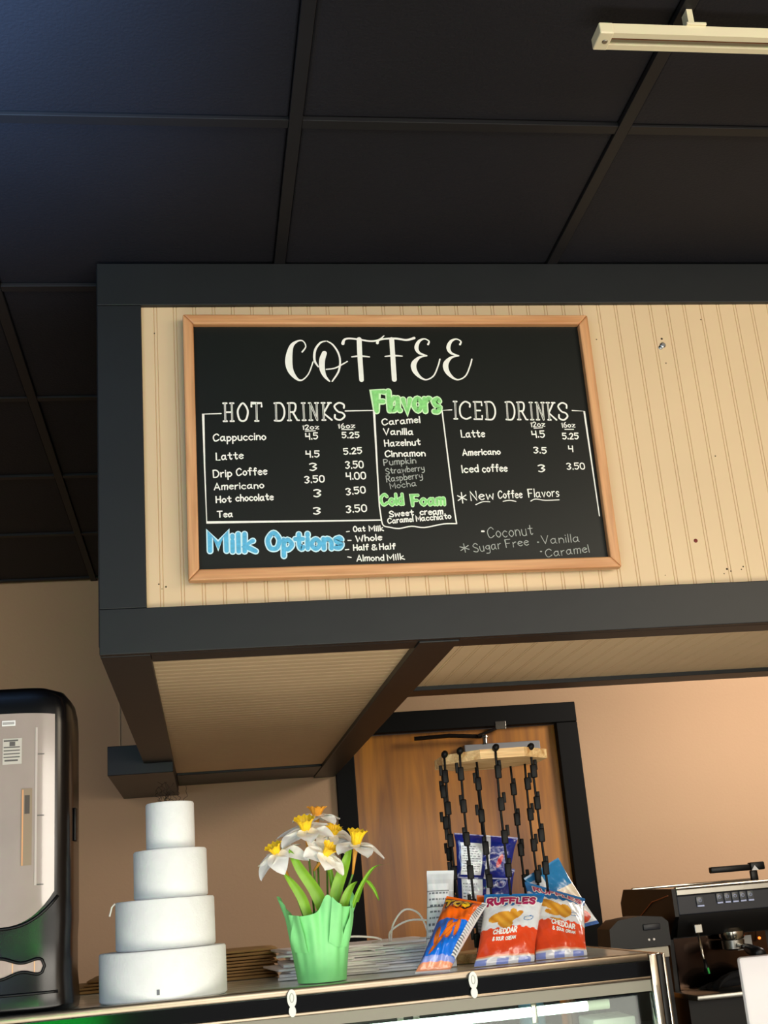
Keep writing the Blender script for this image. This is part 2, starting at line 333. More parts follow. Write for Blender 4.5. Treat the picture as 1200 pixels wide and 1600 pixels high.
TEXTS=[
('HOT', -368.5, 52.1, -288.8, 51.7, 40.5, 4.9, 'w', 's'),
('DRINKS', -262.0, 52.1, -113.6, 51.5, 39.3, 4.9, 'w', 's'),
('ICED', 123.4, 51.2, 214.4, 48.5, 40.3, 4.6, 'w', 's'),
('DRINKS', 238.4, 48.2, 376.2, 44.8, 40.5, 4.6, 'w', 's'),
('Cappuccino', -390.6, 7.9, -282.8, 9.1, 15.7, 2.7, 'w', 'n'),
('12oz', -203.8, 30.9, -170.1, 31.9, 10.2, 2.1, 'w', 'n'),
('16oz', -128.2, 32.7, -93.3, 33.7, 10.2, 2.1, 'w', 'n'),
('4.5', -198.1, 8.4, -173.9, 8.8, 13.7, 2.7, 'w', 'n'),
('5.25', -121.2, 10.8, -85.9, 10.3, 12.3, 2.7, 'w', 'n'),
('Latte', -385.8, -34.2, -331.2, -32.3, 15.6, 2.7, 'w', 'n'),
('4.5', -199.8, -31.0, -173.1, -31.5, 13.6, 2.7, 'w', 'n'),
('5.25', -119.5, -26.7, -82.5, -25.2, 13.0, 2.7, 'w', 'n'),
('Drip', -392.5, -72.2, -355.9, -70.6, 15.4, 2.7, 'w', 'n'),
('Coffee', -345.4, -70.1, -283.6, -67.8, 15.5, 2.7, 'w', 'n'),
('3', -193.2, -61.8, -179.8, -61.4, 15.7, 2.7, 'w', 'n'),
('3.50', -118.1, -58.3, -81.6, -57.6, 15.0, 2.7, 'w', 'n'),
('Americano', -391.8, -99.2, -291.2, -98.0, 14.0, 2.4, 'w', 'n'),
('3.50', -205.0, -88.5, -165.6, -87.2, 14.1, 2.7, 'w', 'n'),
('4.00', -118.0, -83.2, -78.2, -81.9, 15.0, 2.7, 'w', 'n'),
('Hot', -388.5, -127.1, -358.7, -126.4, 13.2, 2.7, 'w', 'n'),
('chocolate', -348.3, -125.2, -272.8, -123.8, 13.9, 2.7, 'w', 'n'),
('3', -188.3, -119.2, -174.6, -119.5, 15.5, 2.7, 'w', 'n'),
('3.50', -119.8, -116.5, -80.8, -113.1, 14.1, 2.7, 'w', 'n'),
('Tea', -386.7, -158.9, -357.0, -158.2, 12.4, 2.7, 'w', 'n'),
('3', -190.8, -156.9, -177.7, -157.2, 14.0, 2.7, 'w', 'n'),
('3.50', -122.4, -155.8, -81.1, -154.0, 14.7, 2.7, 'w', 'n'),
('Milk', -403.8, -230.7, -312.6, -232.0, 36.7, 8.6, 'b', 'f'),
('Options', -287.9, -230.0, -137.8, -231.6, 34.2, 8.6, 'b', 'f'),
('Oat', -110.8, -196.5, -86.9, -196.4, 11.1, 2.4, 'w', 'n'),
('Milk', -77.6, -196.7, -48.2, -196.8, 11.1, 2.4, 'w', 'n'),
('Whole', -106.7, -218.7, -53.4, -216.1, 12.5, 2.6, 'w', 'n'),
('Half', -113.0, -237.2, -82.5, -236.7, 11.7, 2.6, 'w', 'n'),
('&', -74.6, -236.9, -65.3, -236.5, 11.0, 2.4, 'w', 'n'),
('Half', -58.7, -236.7, -26.7, -236.2, 11.7, 2.6, 'w', 'n'),
('Almond', -107.7, -260.0, -52.1, -260.3, 12.3, 2.4, 'w', 'n'),
('Milk', -44.2, -260.5, -8.9, -259.5, 12.4, 2.4, 'w', 'n'),
('Caramel', -33.8, 38.7, 47.8, 43.4, 14.0, 2.7, 'w', 'n'),
('Vanilla', -32.4, 16.7, 30.3, 16.5, 13.9, 2.7, 'w', 'n'),
('Hazelnut', -31.7, -9.5, 44.2, -7.8, 13.8, 2.7, 'w', 'n'),
('Cinnamon', -32.7, -33.3, 52.8, -32.7, 13.7, 2.7, 'w', 'n'),
('Pumpkin', -36.7, -52.7, 31.7, -49.0, 13.0, 2.1, 'g', 'n'),
('Strawberry', -33.8, -72.4, 48.3, -65.9, 12.9, 1.9, 'g', 'n'),
('Raspberry', -33.6, -90.0, 43.0, -83.0, 13.6, 1.9, 'g', 'n'),
('Mocha', -26.4, -105.8, 28.2, -99.9, 12.8, 1.7, 'g', 'n'),
('Cold', -48.8, -140.7, -3.0, -140.4, 22.6, 4.6, 'n', 'f'),
('Foam', 17.1, -143.0, 85.0, -143.2, 22.7, 4.6, 'n', 'f'),
('Fl', -44.1, 71.1, -15.3, 70.8, 44.5, 9.2, 'n', 'f'),
('avors', -12.5, 70.7, 92.8, 69.4, 47.6, 8.9, 'n', 'f'),
('Sweet', -32.9, -166.4, 17.0, -164.9, 11.9, 2.7, 'w', 'n'),
('cream', 31.9, -163.8, 79.4, -163.6, 12.7, 2.7, 'w', 'n'),
('Caramel', -37.9, -181.0, 15.4, -178.2, 11.2, 2.4, 'w', 'n'),
('Macchiato', 22.8, -177.7, 95.9, -173.9, 12.0, 2.4, 'w', 'n'),
('12oz', 291.9, 29.6, 322.7, 30.6, 11.2, 2.1, 'w', 'n'),
('16oz', 360.9, 27.7, 390.2, 28.1, 11.3, 2.1, 'w', 'n'),
('Latte', 136.0, 7.5, 186.4, 8.9, 16.2, 2.7, 'w', 'n'),
('4.5', 292.3, 5.0, 319.3, 5.4, 14.9, 2.7, 'w', 'n'),
('5.25', 360.1, 0.9, 394.3, 0.3, 13.4, 2.7, 'w', 'n'),
('Americano', 134.8, -33.5, 216.4, -32.3, 13.2, 2.7, 'w', 'n'),
('3.5', 291.7, -31.1, 318.5, -31.6, 13.3, 2.7, 'w', 'n'),
('4', 369.7, -29.5, 378.3, -29.7, 13.4, 2.4, 'w', 'n'),
('Iced', 130.3, -72.6, 164.9, -71.8, 15.9, 2.7, 'w', 'n'),
('coffee', 174.6, -72.0, 227.6, -70.9, 16.0, 2.7, 'w', 'n'),
('3', 297.4, -73.7, 310.8, -73.2, 15.4, 2.7, 'w', 'n'),
('3.50', 361.2, -69.9, 399.6, -69.4, 14.0, 2.4, 'w', 'n'),
('*', 115.4, -138.9, 133.3, -137.9, 21.4, 2.3, 'w', 'n'),
('New', 143.1, -135.3, 192.2, -133.2, 20.1, 2.3, 'w', 'n'),
('Coffee', 202.6, -132.4, 254.0, -131.4, 16.5, 2.3, 'w', 'n'),
('Flavors', 268.7, -131.0, 335.2, -130.4, 18.1, 2.1, 'w', 'n'),
('Coconut', 171.7, -219.6, 268.4, -213.8, 22.6, 1.7, 'g', 'n'),
('*', 110.9, -247.2, 128.7, -244.9, 16.7, 1.9, 'g', 'n'),
('Sugar', 138.0, -248.0, 197.0, -242.7, 18.2, 1.7, 'g', 'n'),
('Free', 208.1, -240.9, 256.5, -236.7, 16.9, 1.7, 'g', 'n'),
('Vanilla', 285.7, -234.7, 367.1, -232.8, 17.7, 1.6, 'g', 'n'),
('Caramel', 291.1, -263.7, 386.1, -255.9, 16.9, 1.7, 'g', 'n')]
LINES=[
([(-373.3, 69.5), (-410.3, 68.5), (-410.2, -51.2), (-408.9, -169.3), (-52.2, -173.6)], 2.9, 'w', 0),
([(-111.2, 72.0), (-49.5, 72.7), (-52.3, -86.8), (-53.0, -143.4), (-50.9, -174.4)], 2.9, 'w', 0),
([(-50.9, -174.4), (-47.5, -185.6), (-35.7, -189.4), (-15.8, -192.8), (11.3, -188.6), (38.0, -192.1), (79.1, -185.4), (107.0, -185.5)], 2.6, 'w', 1),
([(107.0, -185.5), (105.4, -161.4), (98.4, 70.8), (119.5, 72.1)], 2.9, 'w', 0),
([(388.6, 67.2), (415.8, 65.4), (418.9, -176.4)], 2.3, 'w', 0),
([(-198.6, 27.2), (-177.7, 27.6)], 2.0, 'w', 0),
([(-121.5, 29.7), (-97.5, 29.4)], 2.0, 'w', 0),
([(298.0, 26.5), (317.3, 27.7)], 2.0, 'w', 0),
([(366.7, 23.1), (386.2, 22.8)], 2.0, 'w', 0),
([(-125.4, -196.8), (-119.4, -196.2)], 2.0, 'w', 0),
([(-123.7, -215.5), (-117.1, -215.7)], 2.0, 'w', 0),
([(-130.1, -235.3), (-122.8, -234.8)], 2.0, 'w', 0),
([(-126.2, -250.5), (-119.1, -252.1)], 2.0, 'w', 0),
([(152.0, -144.8), (167.6, -138.7), (182.7, -139.1)], 2.0, 'w', 1),
([(211.7, -139.0), (225.8, -136.8), (239.4, -139.7)], 2.0, 'w', 1),
([(272.0, -139.7), (282.9, -135.3), (303.5, -138.6), (334.4, -138.3)], 2.0, 'w', 1),
([(159.3, -203.8), (163.4, -203.9)], 3.7, 'w', 0),
([(276.4, -230.9), (278.4, -231.0)], 2.6, 'g', 0),
([(280.6, -251.4), (282.6, -251.5)], 2.6, 'g', 0)]
TITLE=[
[(-196.1, 210.7, 3.2), (-187.8, 223.4, 2.4), (-193.1, 236.3, 2.4), (-204.7, 236.3, 3.6), (-218.8, 223.6, 8.1), (-225.9, 191.7, 13.8), (-223.1, 166.3, 11.3), (-210.4, 147.2, 5.3), (-198.9, 145.0, 2.8), (-184.8, 159.7, 2.4), (-173.9, 187.1, 2.4)],
[(-144.3, 236.1, 2.4), (-156.2, 231.9, 3.6), (-167.9, 214.8, 4.5), (-170.6, 191.3, 4.5), (-163.5, 175.6, 2.8)],
[(-148.4, 207.4, 9.7), (-154.2, 191.2, 11.3), (-155.2, 170.0, 10.5), (-150.2, 153.1, 6.5), (-141.1, 141.2, 2.8)],
[(-141.1, 236.1, 2.4), (-129.0, 227.5, 3.2), (-118.3, 208.1, 3.6), (-115.5, 186.7, 3.6), (-120.6, 163.4, 3.6), (-135.3, 141.1, 2.8)],
[(-146.7, 169.1, 2.4), (-127.9, 171.9, 2.8), (-111.9, 180.3, 2.8), (-99.8, 187.5, 2.4)],
[(-70.6, 240.2, 9.7), (-71.7, 199.3, 9.7), (-71.7, 143.9, 8.9)],
[(-89.4, 198.5, 2.4), (-71.6, 200.2, 3.6), (-50.9, 198.3, 2.4)],
[(-106.9, 230.4, 6.5), (-103.3, 239.0, 4.5), (-92.9, 242.4, 3.6), (-69.4, 239.7, 3.6), (-45.9, 235.7, 3.6), (-27.9, 238.7, 3.6), (-15.4, 248.6, 2.0)],
[(-31.2, 231.4, 5.7), (-27.6, 237.8, 3.6), (-13.9, 241.3, 3.6), (10.0, 242.0, 4.1), (33.7, 238.5, 4.1), (51.2, 243.2, 5.3)],
[(1.1, 239.9, 9.7), (0.5, 198.9, 9.7), (-0.3, 144.2, 9.7)],
[(-16.5, 199.0, 2.4), (3.4, 201.0, 3.6), (21.2, 199.6, 2.4)],
[(80.9, 227.9, 4.1), (83.5, 235.3, 2.8), (73.9, 241.0, 2.8), (61.5, 235.4, 5.7), (54.4, 220.2, 8.1), (59.5, 207.2, 5.3), (75.8, 200.6, 2.4)],
[(75.8, 200.6, 2.4), (58.7, 196.4, 4.9), (45.7, 181.4, 10.5), (46.5, 164.3, 9.7), (57.4, 149.2, 5.3), (70.9, 143.6, 2.8), (87.5, 153.3, 2.8), (99.2, 176.8, 2.8), (104.4, 192.3, 2.8)],
[(152.5, 227.6, 4.1), (155.1, 235.0, 2.8), (145.5, 240.7, 2.8), (132.9, 235.1, 5.7), (125.7, 219.9, 8.1), (130.7, 206.8, 5.3), (147.1, 200.2, 2.4)],
[(147.1, 200.2, 2.4), (129.9, 196.0, 4.9), (116.7, 181.0, 10.5), (117.4, 163.7, 9.7), (128.2, 148.6, 5.3), (141.8, 143.0, 2.8), (158.6, 152.7, 2.8), (170.5, 176.3, 2.8), (175.8, 191.8, 2.8)]]
BAGQ={'A': [(0.57, 0.02, -0.63), (0.636, 0.02, -0.631), (0.669, 0.15, -0.497), (0.752, 0.15, -0.518)], 'B': [(0.705, 0.12, -0.63), (0.827, 0.12, -0.634), (0.76, 0.21, -0.5), (0.889, 0.21, -0.508)], 'C': [(0.84, 0.155, -0.635), (0.947, 0.155, -0.636), (0.868, 0.285, -0.481), (0.997, 0.285, -0.526)], 'D': [(0.95, 0.36, -0.593), (1.036, 0.33, -0.58), (0.886, 0.36, -0.473), (0.97, 0.36, -0.435)], 'E': [(0.716, 0.27, -0.462), (0.833, 0.27, -0.474), (0.72, 0.27, -0.369), (0.86, 0.27, -0.389)], 'F': [(0.712, 0.29, -0.563), (0.831, 0.29, -0.572), (0.719, 0.285, -0.436), (0.849, 0.285, -0.453)], 'G': [(0.62, 0.2, -0.603), (0.686, 0.2, -0.607), (0.645, 0.22, -0.444), (0.702, 0.22, -0.447)], 'H': [(0.734, 0.22, -0.599), (0.804, 0.22, -0.602), (0.749, 0.235, -0.5), (0.82, 0.235, -0.509)]}

LF = -.0123
def bl(u, v, lift): return bp(u, v, LF-lift)
cnt = [0]
def lf(base): cnt[0] += 1; return base+(cnt[0] % 40)*.000012
for s, x0, y0, x1, y1, cap, wd, c, st in TEXTS:
    a_, b_ = M(), M(); core_ = []
    for pts in layout(s, x0, y0, x1, y1, cap, st, 0 if st == 's' else .35):
        if st == 'f': ribbon(a_, pts, wd*1.62, bl, lf(.0001)); ribbon(b_, pts, wd, bl, lf(.0008))
        elif st == 's':
            ribbon(a_, pts, wd*.8, bl, lf(.0001))
            if abs(pts[0][1]-pts[-1][1]) > 20 and len(pts) == 2: core_.append(pts)
        else: ribbon(a_, pts, wd, bl, lf(.0001))
    if st == 'f':
        o = a_.ob('bubble_word', GRNO if c == 'n' else BLUO, mb, label='%s bubble lettering' % ('green' if c == 'n' else 'blue')); b_.ob('letter_fill', GRN if c == 'n' else BLU, o)
    elif st == 's': 
        o = a_.ob('heading_word', WH, mb)
        for pts in core_: b_ = M(); ribbon(b_, pts, wd*.24, bl, lf(.0008)); b_.ob('inline_stroke', CHALK, o)
    elif c == 'g': a_.ob('chalk_word', GREYCH, mb, label='thin grey chalk lettering')
    else: a_.ob('chalk_word', WH, mb)
for pts, wd, c, smo in LINES: q = M(); ribbon(q, cat(pts) if smo else pts, wd, bl, lf(.0001)); q.ob('chalk_line', GREYCH if c == 'g' else WH, mb)
for st in TITLE: q = M(); pts = cat(st, 6); ribbon(q, [p[:2] for p in pts], [p[2]*1.12 for p in pts], bl, lf(.0001)); q.ob('title_stroke', WH, mb)
# ------------------------------------------------------------------ door
dr_ = thing('door_1', (1.236, YW+.03, FZ), kind='structure')
M().box(DX0+.004, DX1-.004, YW+.02, YW+.06, FZ+.01, DZ1-.006).ob('door_leaf', DOORW, dr_)
for a in ((DX0-.075, DX0+.004, FZ, DZ1-.002), (DX1-.004, DX1+.088, FZ, DZ1-.002)): M().box(a[0], a[1], YW-.018, YW+.02, a[2], a[3], .003).ob('casing', CASING, dr_)
M().box(DX0-.075, DX1+.088, YW-.018, YW+.02, DZ1-.001, DZ1+.082, .003).ob('casing', CASING, dr_)
DG = mat('dark_bronze', '1d1713', .4, .6); CG = mat('grey_closer_cover', '8a8c90', .5)
cl = thing('door_closer', (1.41, YW+.02, .012), 'grey box door closer with dark folding arm at the top of the wooden door', 'door closer')
yl = YW+.019
M().box(1.262, 1.585, yl-.05, yl, .018, .088, .004).ob('closer_body', CG, cl)
sm().tube([(1.055, yl-.055, .125), (1.2, yl-.06, .128), (1.35, yl-.045, .118)], .0085, 8).ob('arm', DG, cl)
sm().tube([(1.32, yl-.06, .120), (1.38, yl-.05, .138), (1.43, yl-.02, .158)], .006, 8).ob('arm', DG, cl)
sm().lathe((1.352, yl-.048, .088), [(.011, 0), (.011, .022), (.017, .024), (.017, .032), (.006, .035)], 14).ob('pivot', CHROME, cl)
M().box(1.405, 1.45, yl-.04, yl-.037, .145, .178, .001).ob('bracket', CHROME, cl)
# ------------------------------------------------------------------ track light rail
tr = thing('track_light_rail', (1.6, -.76, H-.036), 'white track lighting rail with an open black slot hung below the black ceiling', 'track light')
IV = mat('ivory_metal', 'e8dcbc', .4); zt = .806; ty0, ty1 = -.826, -.786; tx0, tx1 = .868, 2.5
q = M(); q.box(tx0, tx1, ty0, ty0+.012, zt, zt+.019); q.box(tx0, tx1, ty1-.012, ty1, zt, zt+.019); q.box(tx0, tx1, ty0+.0121, ty1-.0121, zt+.015, zt+.019); q.ob('rail', IV, tr)
M().box(tx0+.02, tx1, ty0+.0125, ty1-.0125, zt+.012, zt+.0145).ob('slot', BPLAST, tr)
M().box(tx0+.02, tx1, ty0+.018, ty0+.0195, zt+.004, zt+.0118).ob('conductor', mat('copper', 'a06a4a', .4, 1), tr)
M().box(tx0-.006, tx0+.018, ty0-.001, ty1+.001, zt-.001, zt+.020, .002).ob('end_cap', IV, tr)
sm().lathe((tx0+.008, (ty0+ty1)/2, zt-.001), [(.005, 0), (.004, -.0015)], 12).ob('cap_screw', STEEL, tr)
M().box(1.012, 1.046, ty0-.004, ty1-.01, zt+.0192, zt+.024, .001).box(1.017, 1.027, ty0, ty0+.02, zt+.0241, H-.0015).ob('hanger_clip', IV, tr)
# ------------------------------------------------------------------ glass display case
ZT = -.634; YC = 4.2
ca = RD(YC); cc = Vector((1.062, .022, 0))
def cr(v): v = Vector(v); d = v-Vector((1.062, 0, 0)); return Vector((cc.x+d.x*cos(ca)+d.y*.02, cc.y+d.x*sin(ca)+d.y, v.z))
dc = thing('display_case', (.35, .4, FZ), 'long glass refrigerated display case with chrome edges and a black band', 'display case')
def cp(q, name, m, parent=dc, **k): q.xf(cr); return q.ob(name, m, parent, **k)
CX0, CX1 = -1.1, 1.062; DEP = .80
GT = mat('counter_glass', 'e6ebe0', .14, 0, noise=.2, nscale=5, stretch=(1, 7, 1))
GL = bpy.data.materials.new('clear_glass'); GL.use_nodes = True; n_ = GL.node_tree.nodes; k_ = GL.node_tree.links
n_.remove(n_['Principled BSDF']); tr_ = n_.new('ShaderNodeBsdfTransparent'); gs_ = n_.new('ShaderNodeBsdfGlossy'); gs_.inputs['Roughness'].default_value = .02; mx_ = n_.new('ShaderNodeMixShader'); fr_ = n_.new('ShaderNodeFresnel'); fr_.inputs[0].default_value = 1.5
tr_.inputs[0].default_value = (.86, .92, .88, 1)
k_.new(fr_.outputs[0], mx_.inputs[0]); k_.new(tr_.outputs[0], mx_.inputs[1]); k_.new(gs_.outputs[0], mx_.inputs[2]); k_.new(mx_.outputs[0], n_['Material Output'].inputs[0])
cp(M().box(CX0, CX1-.02, .014, DEP-.02, ZT-.008, ZT-.0005), 'top_glass', GT)
cp(sm().box(CX0, CX1-.034, -.001, .013, ZT-.0115, ZT+.003, .004), 'top_edge', EDGE)
cp(M().box(CX0, CX1-.035, .001, .012, ZT-.0385, ZT-.012), 'black_band', GLOSSBLK)
cp(sm().box(CX0, CX1-.035, -.001, .012, ZT-.0455, ZT-.039, .002), 'lower_rail', EDGE)
cp(M().box(CX0, CX1-.035, .006, .03, ZT-.066, ZT-.046), 'header', mat('header_grey', '807c6e', .5))
cp(M().box(CX0, CX1-.036, .008, .013, ZT-.75, ZT-.0685), 'front_glass', GL)
for a, b, nm, m_, t_ in ((-.034, -.018, 'corner_post', CHROME, 0), (-.0175, -.0065, 'post_gasket', BPLAST, -.002), (-.006, 0, 'corner_post', CHROME, 0)):
    cp(sm().box(CX1+a, CX1+b, 0, .02, ZT-.75, ZT+t_, .002), nm, m_)
cp(sm().box(CX1-.014, CX1, .021, DEP, ZT-.012, ZT, .002), 'side_rail', CHROME)
cp(sm().box(CX0, CX1, DEP-.019, DEP, ZT-.03, ZT, .002), 'back_rail', STEEL)
cp(M().box(CX1-.006, CX1-.001, .022, DEP-.021, ZT-.75, ZT-.0125), 'side_glass', GL)
cp(M().box(CX0+.02, CX1-.02, DEP-.018, DEP-.008, ZT-.75, ZT-.031), 'rear_panel', mat('rear_panel', '4c463e', .4, noise=.4, nscale=6))
for x in (.3, .62, .66, .98): cp(M().box(x, x+.016, DEP-.03, DEP-.019, ZT-.75, ZT-.04), 'door_frame', STEEL)
cp(M().box(CX0, CX1, 0, DEP, FZ, ZT-.751), 'case_base', mat('case_base', '1a1a1c', .5))
cp(M().box(CX0+.01, CX1-.045, .1, DEP-.04, ZT-.205, ZT-.197), 'shelf', STEEL)
lp = M(); sm_ = sm().tube([(CX0+.1, .055, ZT-.085), (.905, .055, ZT-.085)], .009, 12)
cp(sm_, 'light_tube', mat('light_tube', 'f4fff6', .4, emit='eafff4', es=4.5), label='glowing white light tube')
cp(sm().tube([(.906, .055, ZT-.085), (.95, .055, ZT-.085)], .0092, 12), 'tube_socket', mat('tube_socket', 'd9dcc8', .5))
for x in (.36, .79): cp(sm().box(x, x+.012, .043, .047, ZT-.105, ZT-.069, .002), 'tube_clip', CHROME)
# things on the inside shelf
SHZ = ZT-.1968
def shelf_box(x0, x1, y0, y1, h, colr, name, label, cat_, roll=0):
    t = thing(name, tuple(cr(((x0+x1)/2, (y0+y1)/2, SHZ))), label, cat_)
    q = sm().box(x0, x1, y0, y1, SHZ, SHZ+h, .004); q.xf(cr); q.ob('box_body', mat(name+'_body', colr, .6), t)
    return t
t = shelf_box(.93, 1.02, .11, .22, .08, 'e9e6df', 'pastry_box', 'white pastry box with scrawled lid on the shelf at the right end of the case', 'box')
q = M(); rr = random.Random(3)
for k in range(3):
    pts = cat([(936+i*11+rr.uniform(-2, 2), 130+k*28+rr.uniform(-7, 7)) for i in range(8)]); ribbon(q, pts, 2, lambda u, v, l: tuple(cr((u/1000, v/1000, SHZ+.0802+l))), .0003)
q.ob('scrawl', BPLAST, t)
q = sm(True).lathe(tuple(cr((.865, .36, SHZ))), [(.027, 0), (.028, .01), (.028, .1), (.012, .125), (.012, .14)], 20); q.ob('blue_bottle', mat('bottle_blue', '6f9bb8', .2), label='pale blue bottle standing inside the display case', category='bottle')
t = thing('pastry_tray', tuple(cr((.80, .16, SHZ))), 'shallow tray of cream coloured cookies inside the display case', 'tray')
q = sm().box(.64, .79, .15, .27, SHZ, SHZ+.012, .003); q.xf(cr); q.ob('tray', STEEL, t)
CK = mat('cookie', 'dcc58e', .8, noise=.3, nscale=60)
for i in range(4):
    for j in range(2):
        c_ = cr((.74+i*.035, .14+j*.045, SHZ+.0555)); sm().lathe(tuple(c_), [(.013, 0), (.0155, .005), (.012, .011), (.004, .013)], 14).ob('cookie', CK, t)
# clear plastic clips on the case's front edge
CLIP = mat('frosted_plastic', 'dfe0da', .3, alpha=.9)
def clip(x, label):
    t = thing('panel_clip', tuple(cr((x, -.004, ZT-.045))), label, 'clip', 'plastic clips on the display case edge')
    def oval(cx_, cz_, a, b, n=20): return [(cx_+a*cos(2*pi*i/n), cz_+b*sin(2*pi*i/n)) for i in range(n)]
    q = sm(); q.prism(oval(x, ZT-.0145, .0085, .0155), 0, 1, lambda a, b, z: (a, -.0075+.0060*z, b)); q.xf(cr); q.ob('clip_head', CLIP, t)
    q = sm(); q.prism(oval(x, ZT-.036, .0065, .0095), 0, 1, lambda a, b, z: (a, -.0068+.0050*z, b)); q.xf(cr); q.ob('clip_tab', CLIP, t)
    q = sm(); q.tube([(x+.0035*cos(2*pi*i/16), -.0078, ZT-.0135+.0075*sin(2*pi*i/16)) for i in range(16)], .0007, 6, True); q.xf(cr); q.ob('screw_slot', mat('slot_shade', 'a9aca6', .5), t)
    return t
clip(.333, 'frosted plastic clip on the case edge below the green flower pot'); clip(.672, 'frosted plastic clip on the case edge below the orange and blue snack bag')
# ------------------------------------------------------------------ styrofoam cake tiers
rndc = random.Random(5)
ti = [(.106, .040, .117, -.634, -.5475, 'widest white styrofoam cake tier at the bottom of the stack'), (.112, .042, .0925, -.5473, -.459, 'second white styrofoam cake tier from the bottom, resting on the widest'),
      (.1235, .045, .0695, -.4588, -.3695, 'third white styrofoam cake tier from the bottom, below the smallest'), (.125, .047, .0465, -.3693, -.281, 'smallest white styrofoam cake tier topping the stack')]
for i, (x, y, r, a, b, lab) in enumerate(ti):
    y += .038
    t = thing('cake_tier', (x, y, a), lab, 'cake dummy', 'styrofoam cake tiers')
    h = b-a; q = sm().lathe((x, y, a+.0004), [(r-.003, 0), (r, .003), (r, h-.004), (r-.002, h-.001), (r-.006, h-.0005)], 72); q.ob('foam_drum', FOAM, t)
    if i == 1: sm().tube([(x-r+.001, y-.02, b-.002), (x-r-.005, y-.022, b-.008), (x-r-.009, y-.024, b-.024)], .0016, 6).ob('plastic_tab', mat('tab_plastic', 'e6e4da', .5), t)
    if i == 0: M().box(x-.008, x-.003, y-r-.0012, y-r+.002, a+.012, a+.021).ob('slot_mark', mat('slot_mark', '6c7076', .7), t)
t = thing('wire_topper', (.125, .078, -.281), 'tangle of thin dark glittery wire on top of the smallest cake tier', 'cake topper'); DW = mat('dark_wire', '201510', .3, .6)
for k in range(14):
    x = .122+rndc.uniform(-.03, .035); y = .078+rndc.uniform(-.02, .02); h = rndc.uniform(.018, .042); pts = []
    for i in range(7): pts.append((x+rndc.uniform(-.007, .007), y+rndc.uniform(-.006, .006), -.2808+h*i/6))
    pts[0] = (x, y, -.2808); sm('all').tube([(*p,) for p in cat(pts, 3)], .00045, 4).ob('wire', DW, t)
# ------------------------------------------------------------------ napkin dispenser
nd = thing('napkin_dispenser', (-.172, .05, ZT), 'tall black tabletop napkin dispenser with a clear front window, left end of the case', 'napkin dispenser')
HW, HD, DCX, DCY = .1235, .1, -.172, .05
def se(t, hw, hd, n=5):
    c, s = cos(t), sin(t); return (DCX+hw*math.copysign(abs(c)**(2/n), c), DCY+hd*math.copysign(abs(s)**(2/n), s))
prof = [(0, 1.0, 1.0), (.012, 1.015, 1.02), (.035, 1.0, 1.0), (.06, .985, .97), (.12, .985, .95), (.15, 1, 1.0), (.3, 1.0, 1), (.5, 1, 1), (.528, .985, .99), (.548, .95, .97), (.562, .86, .93), (.570, .66, .85), (.5745, .4, .6), (.5755, .02, .02)]
q = sm('all'); N = 64
def crown(v):   # the top is domed from side to side
    return v
for h, a, b in prof: q.v += [(*se(2*pi*i/N, HW*a, HD*b), ZT+.001+h) for i in range(N)]
for j in range(len(prof)-1): q.f += [(j*N+i, j*N+(i+1) % N, (j+1)*N+(i+1) % N, (j+1)*N+i) for i in range(N)]
q.f.append(tuple(range(N-1, -1, -1))); q.f.append(tuple((len(prof)-1)*N+i for i in range(N))); q.ob('housing', mat('dispenser_black', '050507', .24, spec=.45), nd)
def front(x, off, hd=HD):       # y of the housing's front at x
    c = min(abs((x-DCX)/HW), .999); return DCY-hd*(1-c**5)**(1/5)-off
PW = mat('dispenser_window', 'a79a93', .16, noise=.1, nscale=9, coat=.7)
def win(u, v):
    x = DCX+(u-.5)*2*.094; zt_ = -.112-.004*(abs(u-.5)*2)**2; zb = -.487+.055*(abs(u-.5)*2)**2.6; return (x, front(x, .0022), zb+(zt_-zb)*v)
g_ = sm('all').grid(24, 24, win).ob('window', PW, nd)
def wpatch(x0, x1, z0, z1, name, m, off=.0034):
    return sm('all').grid(6, 4, lambda u, v: (x0+(x1-x0)*u, front(x0+(x1-x0)*u, off), z0+(z1-z0)*v)).ob(name, m, nd)
wpatch(-.172, -.148, -.135, -.125, 'badge', mat('badge', 'f2f2f0', .4)); wpatch(-.171, -.150, -.1325, -.1275, 'badge_print', mat('badge_print', 'a9a6a4', .5), .0037)
wpatch(-.170, -.136, -.205, -.158, 'label', mat('inside_label', 'c4beb4', .5))
INK = mat('grey_ink', '5d5a58', .7)
for k, (a, b, hh) in enumerate(((.05, .8, .003), (.35, .65, .008), (.05, .9, .002), (.05, .9, .002), (.05, .9, .002), (.05, .9, .002), (.1, .8, .003))):
    z = -.162-k*.006; wpatch(-.170+.034*a, -.170+.034*b, z-hh/2, z+hh/2, 'label_print', INK, .0037)
for z in (-.19, -.30, -.42): wpatch(-.108, -.096, z, z+.0016, 'window_notch', INK)
wpatch(-.136, -.117, -.385, -.250, 'inner_latch', mat('latch_tint', '94806a', .3)); wpatch(-.1345, -.132, -.385, -.252, 'latch_edge', mat('latch_edge', 'dca070', .3), .0037)
wpatch(-.13, -.121, -.295, -.262, 'keyhole', mat('keyhole', '4d4038', .4), .0037)
wpatch(-.112, -.108, -.42, -.14, 'window_rib', mat('window_rib', 'c3b8b2', .2))
def slot(u, v):
    x = DCX+(u-.5)*2*.078; w_ = .0125+.005*cos((u-.5)*12); e = min(1, (1-(abs(u-.5)*2)**8)**.5+.02); return (x, front(x, .001, HD*.965), -.556+(v-.5)*2*w_*e)
sm('all').grid(32, 6, slot).ob('napkin_slot', mat('napkin_slot', 'b3a29a', .7, noise=.15, nscale=40, stretch=(1, .1, .1)), nd)
rim = [Vector(slot(i/40, 1)) for i in range(41)]+[Vector(slot(i/40, 0)) for i in range(40, -1, -1)]
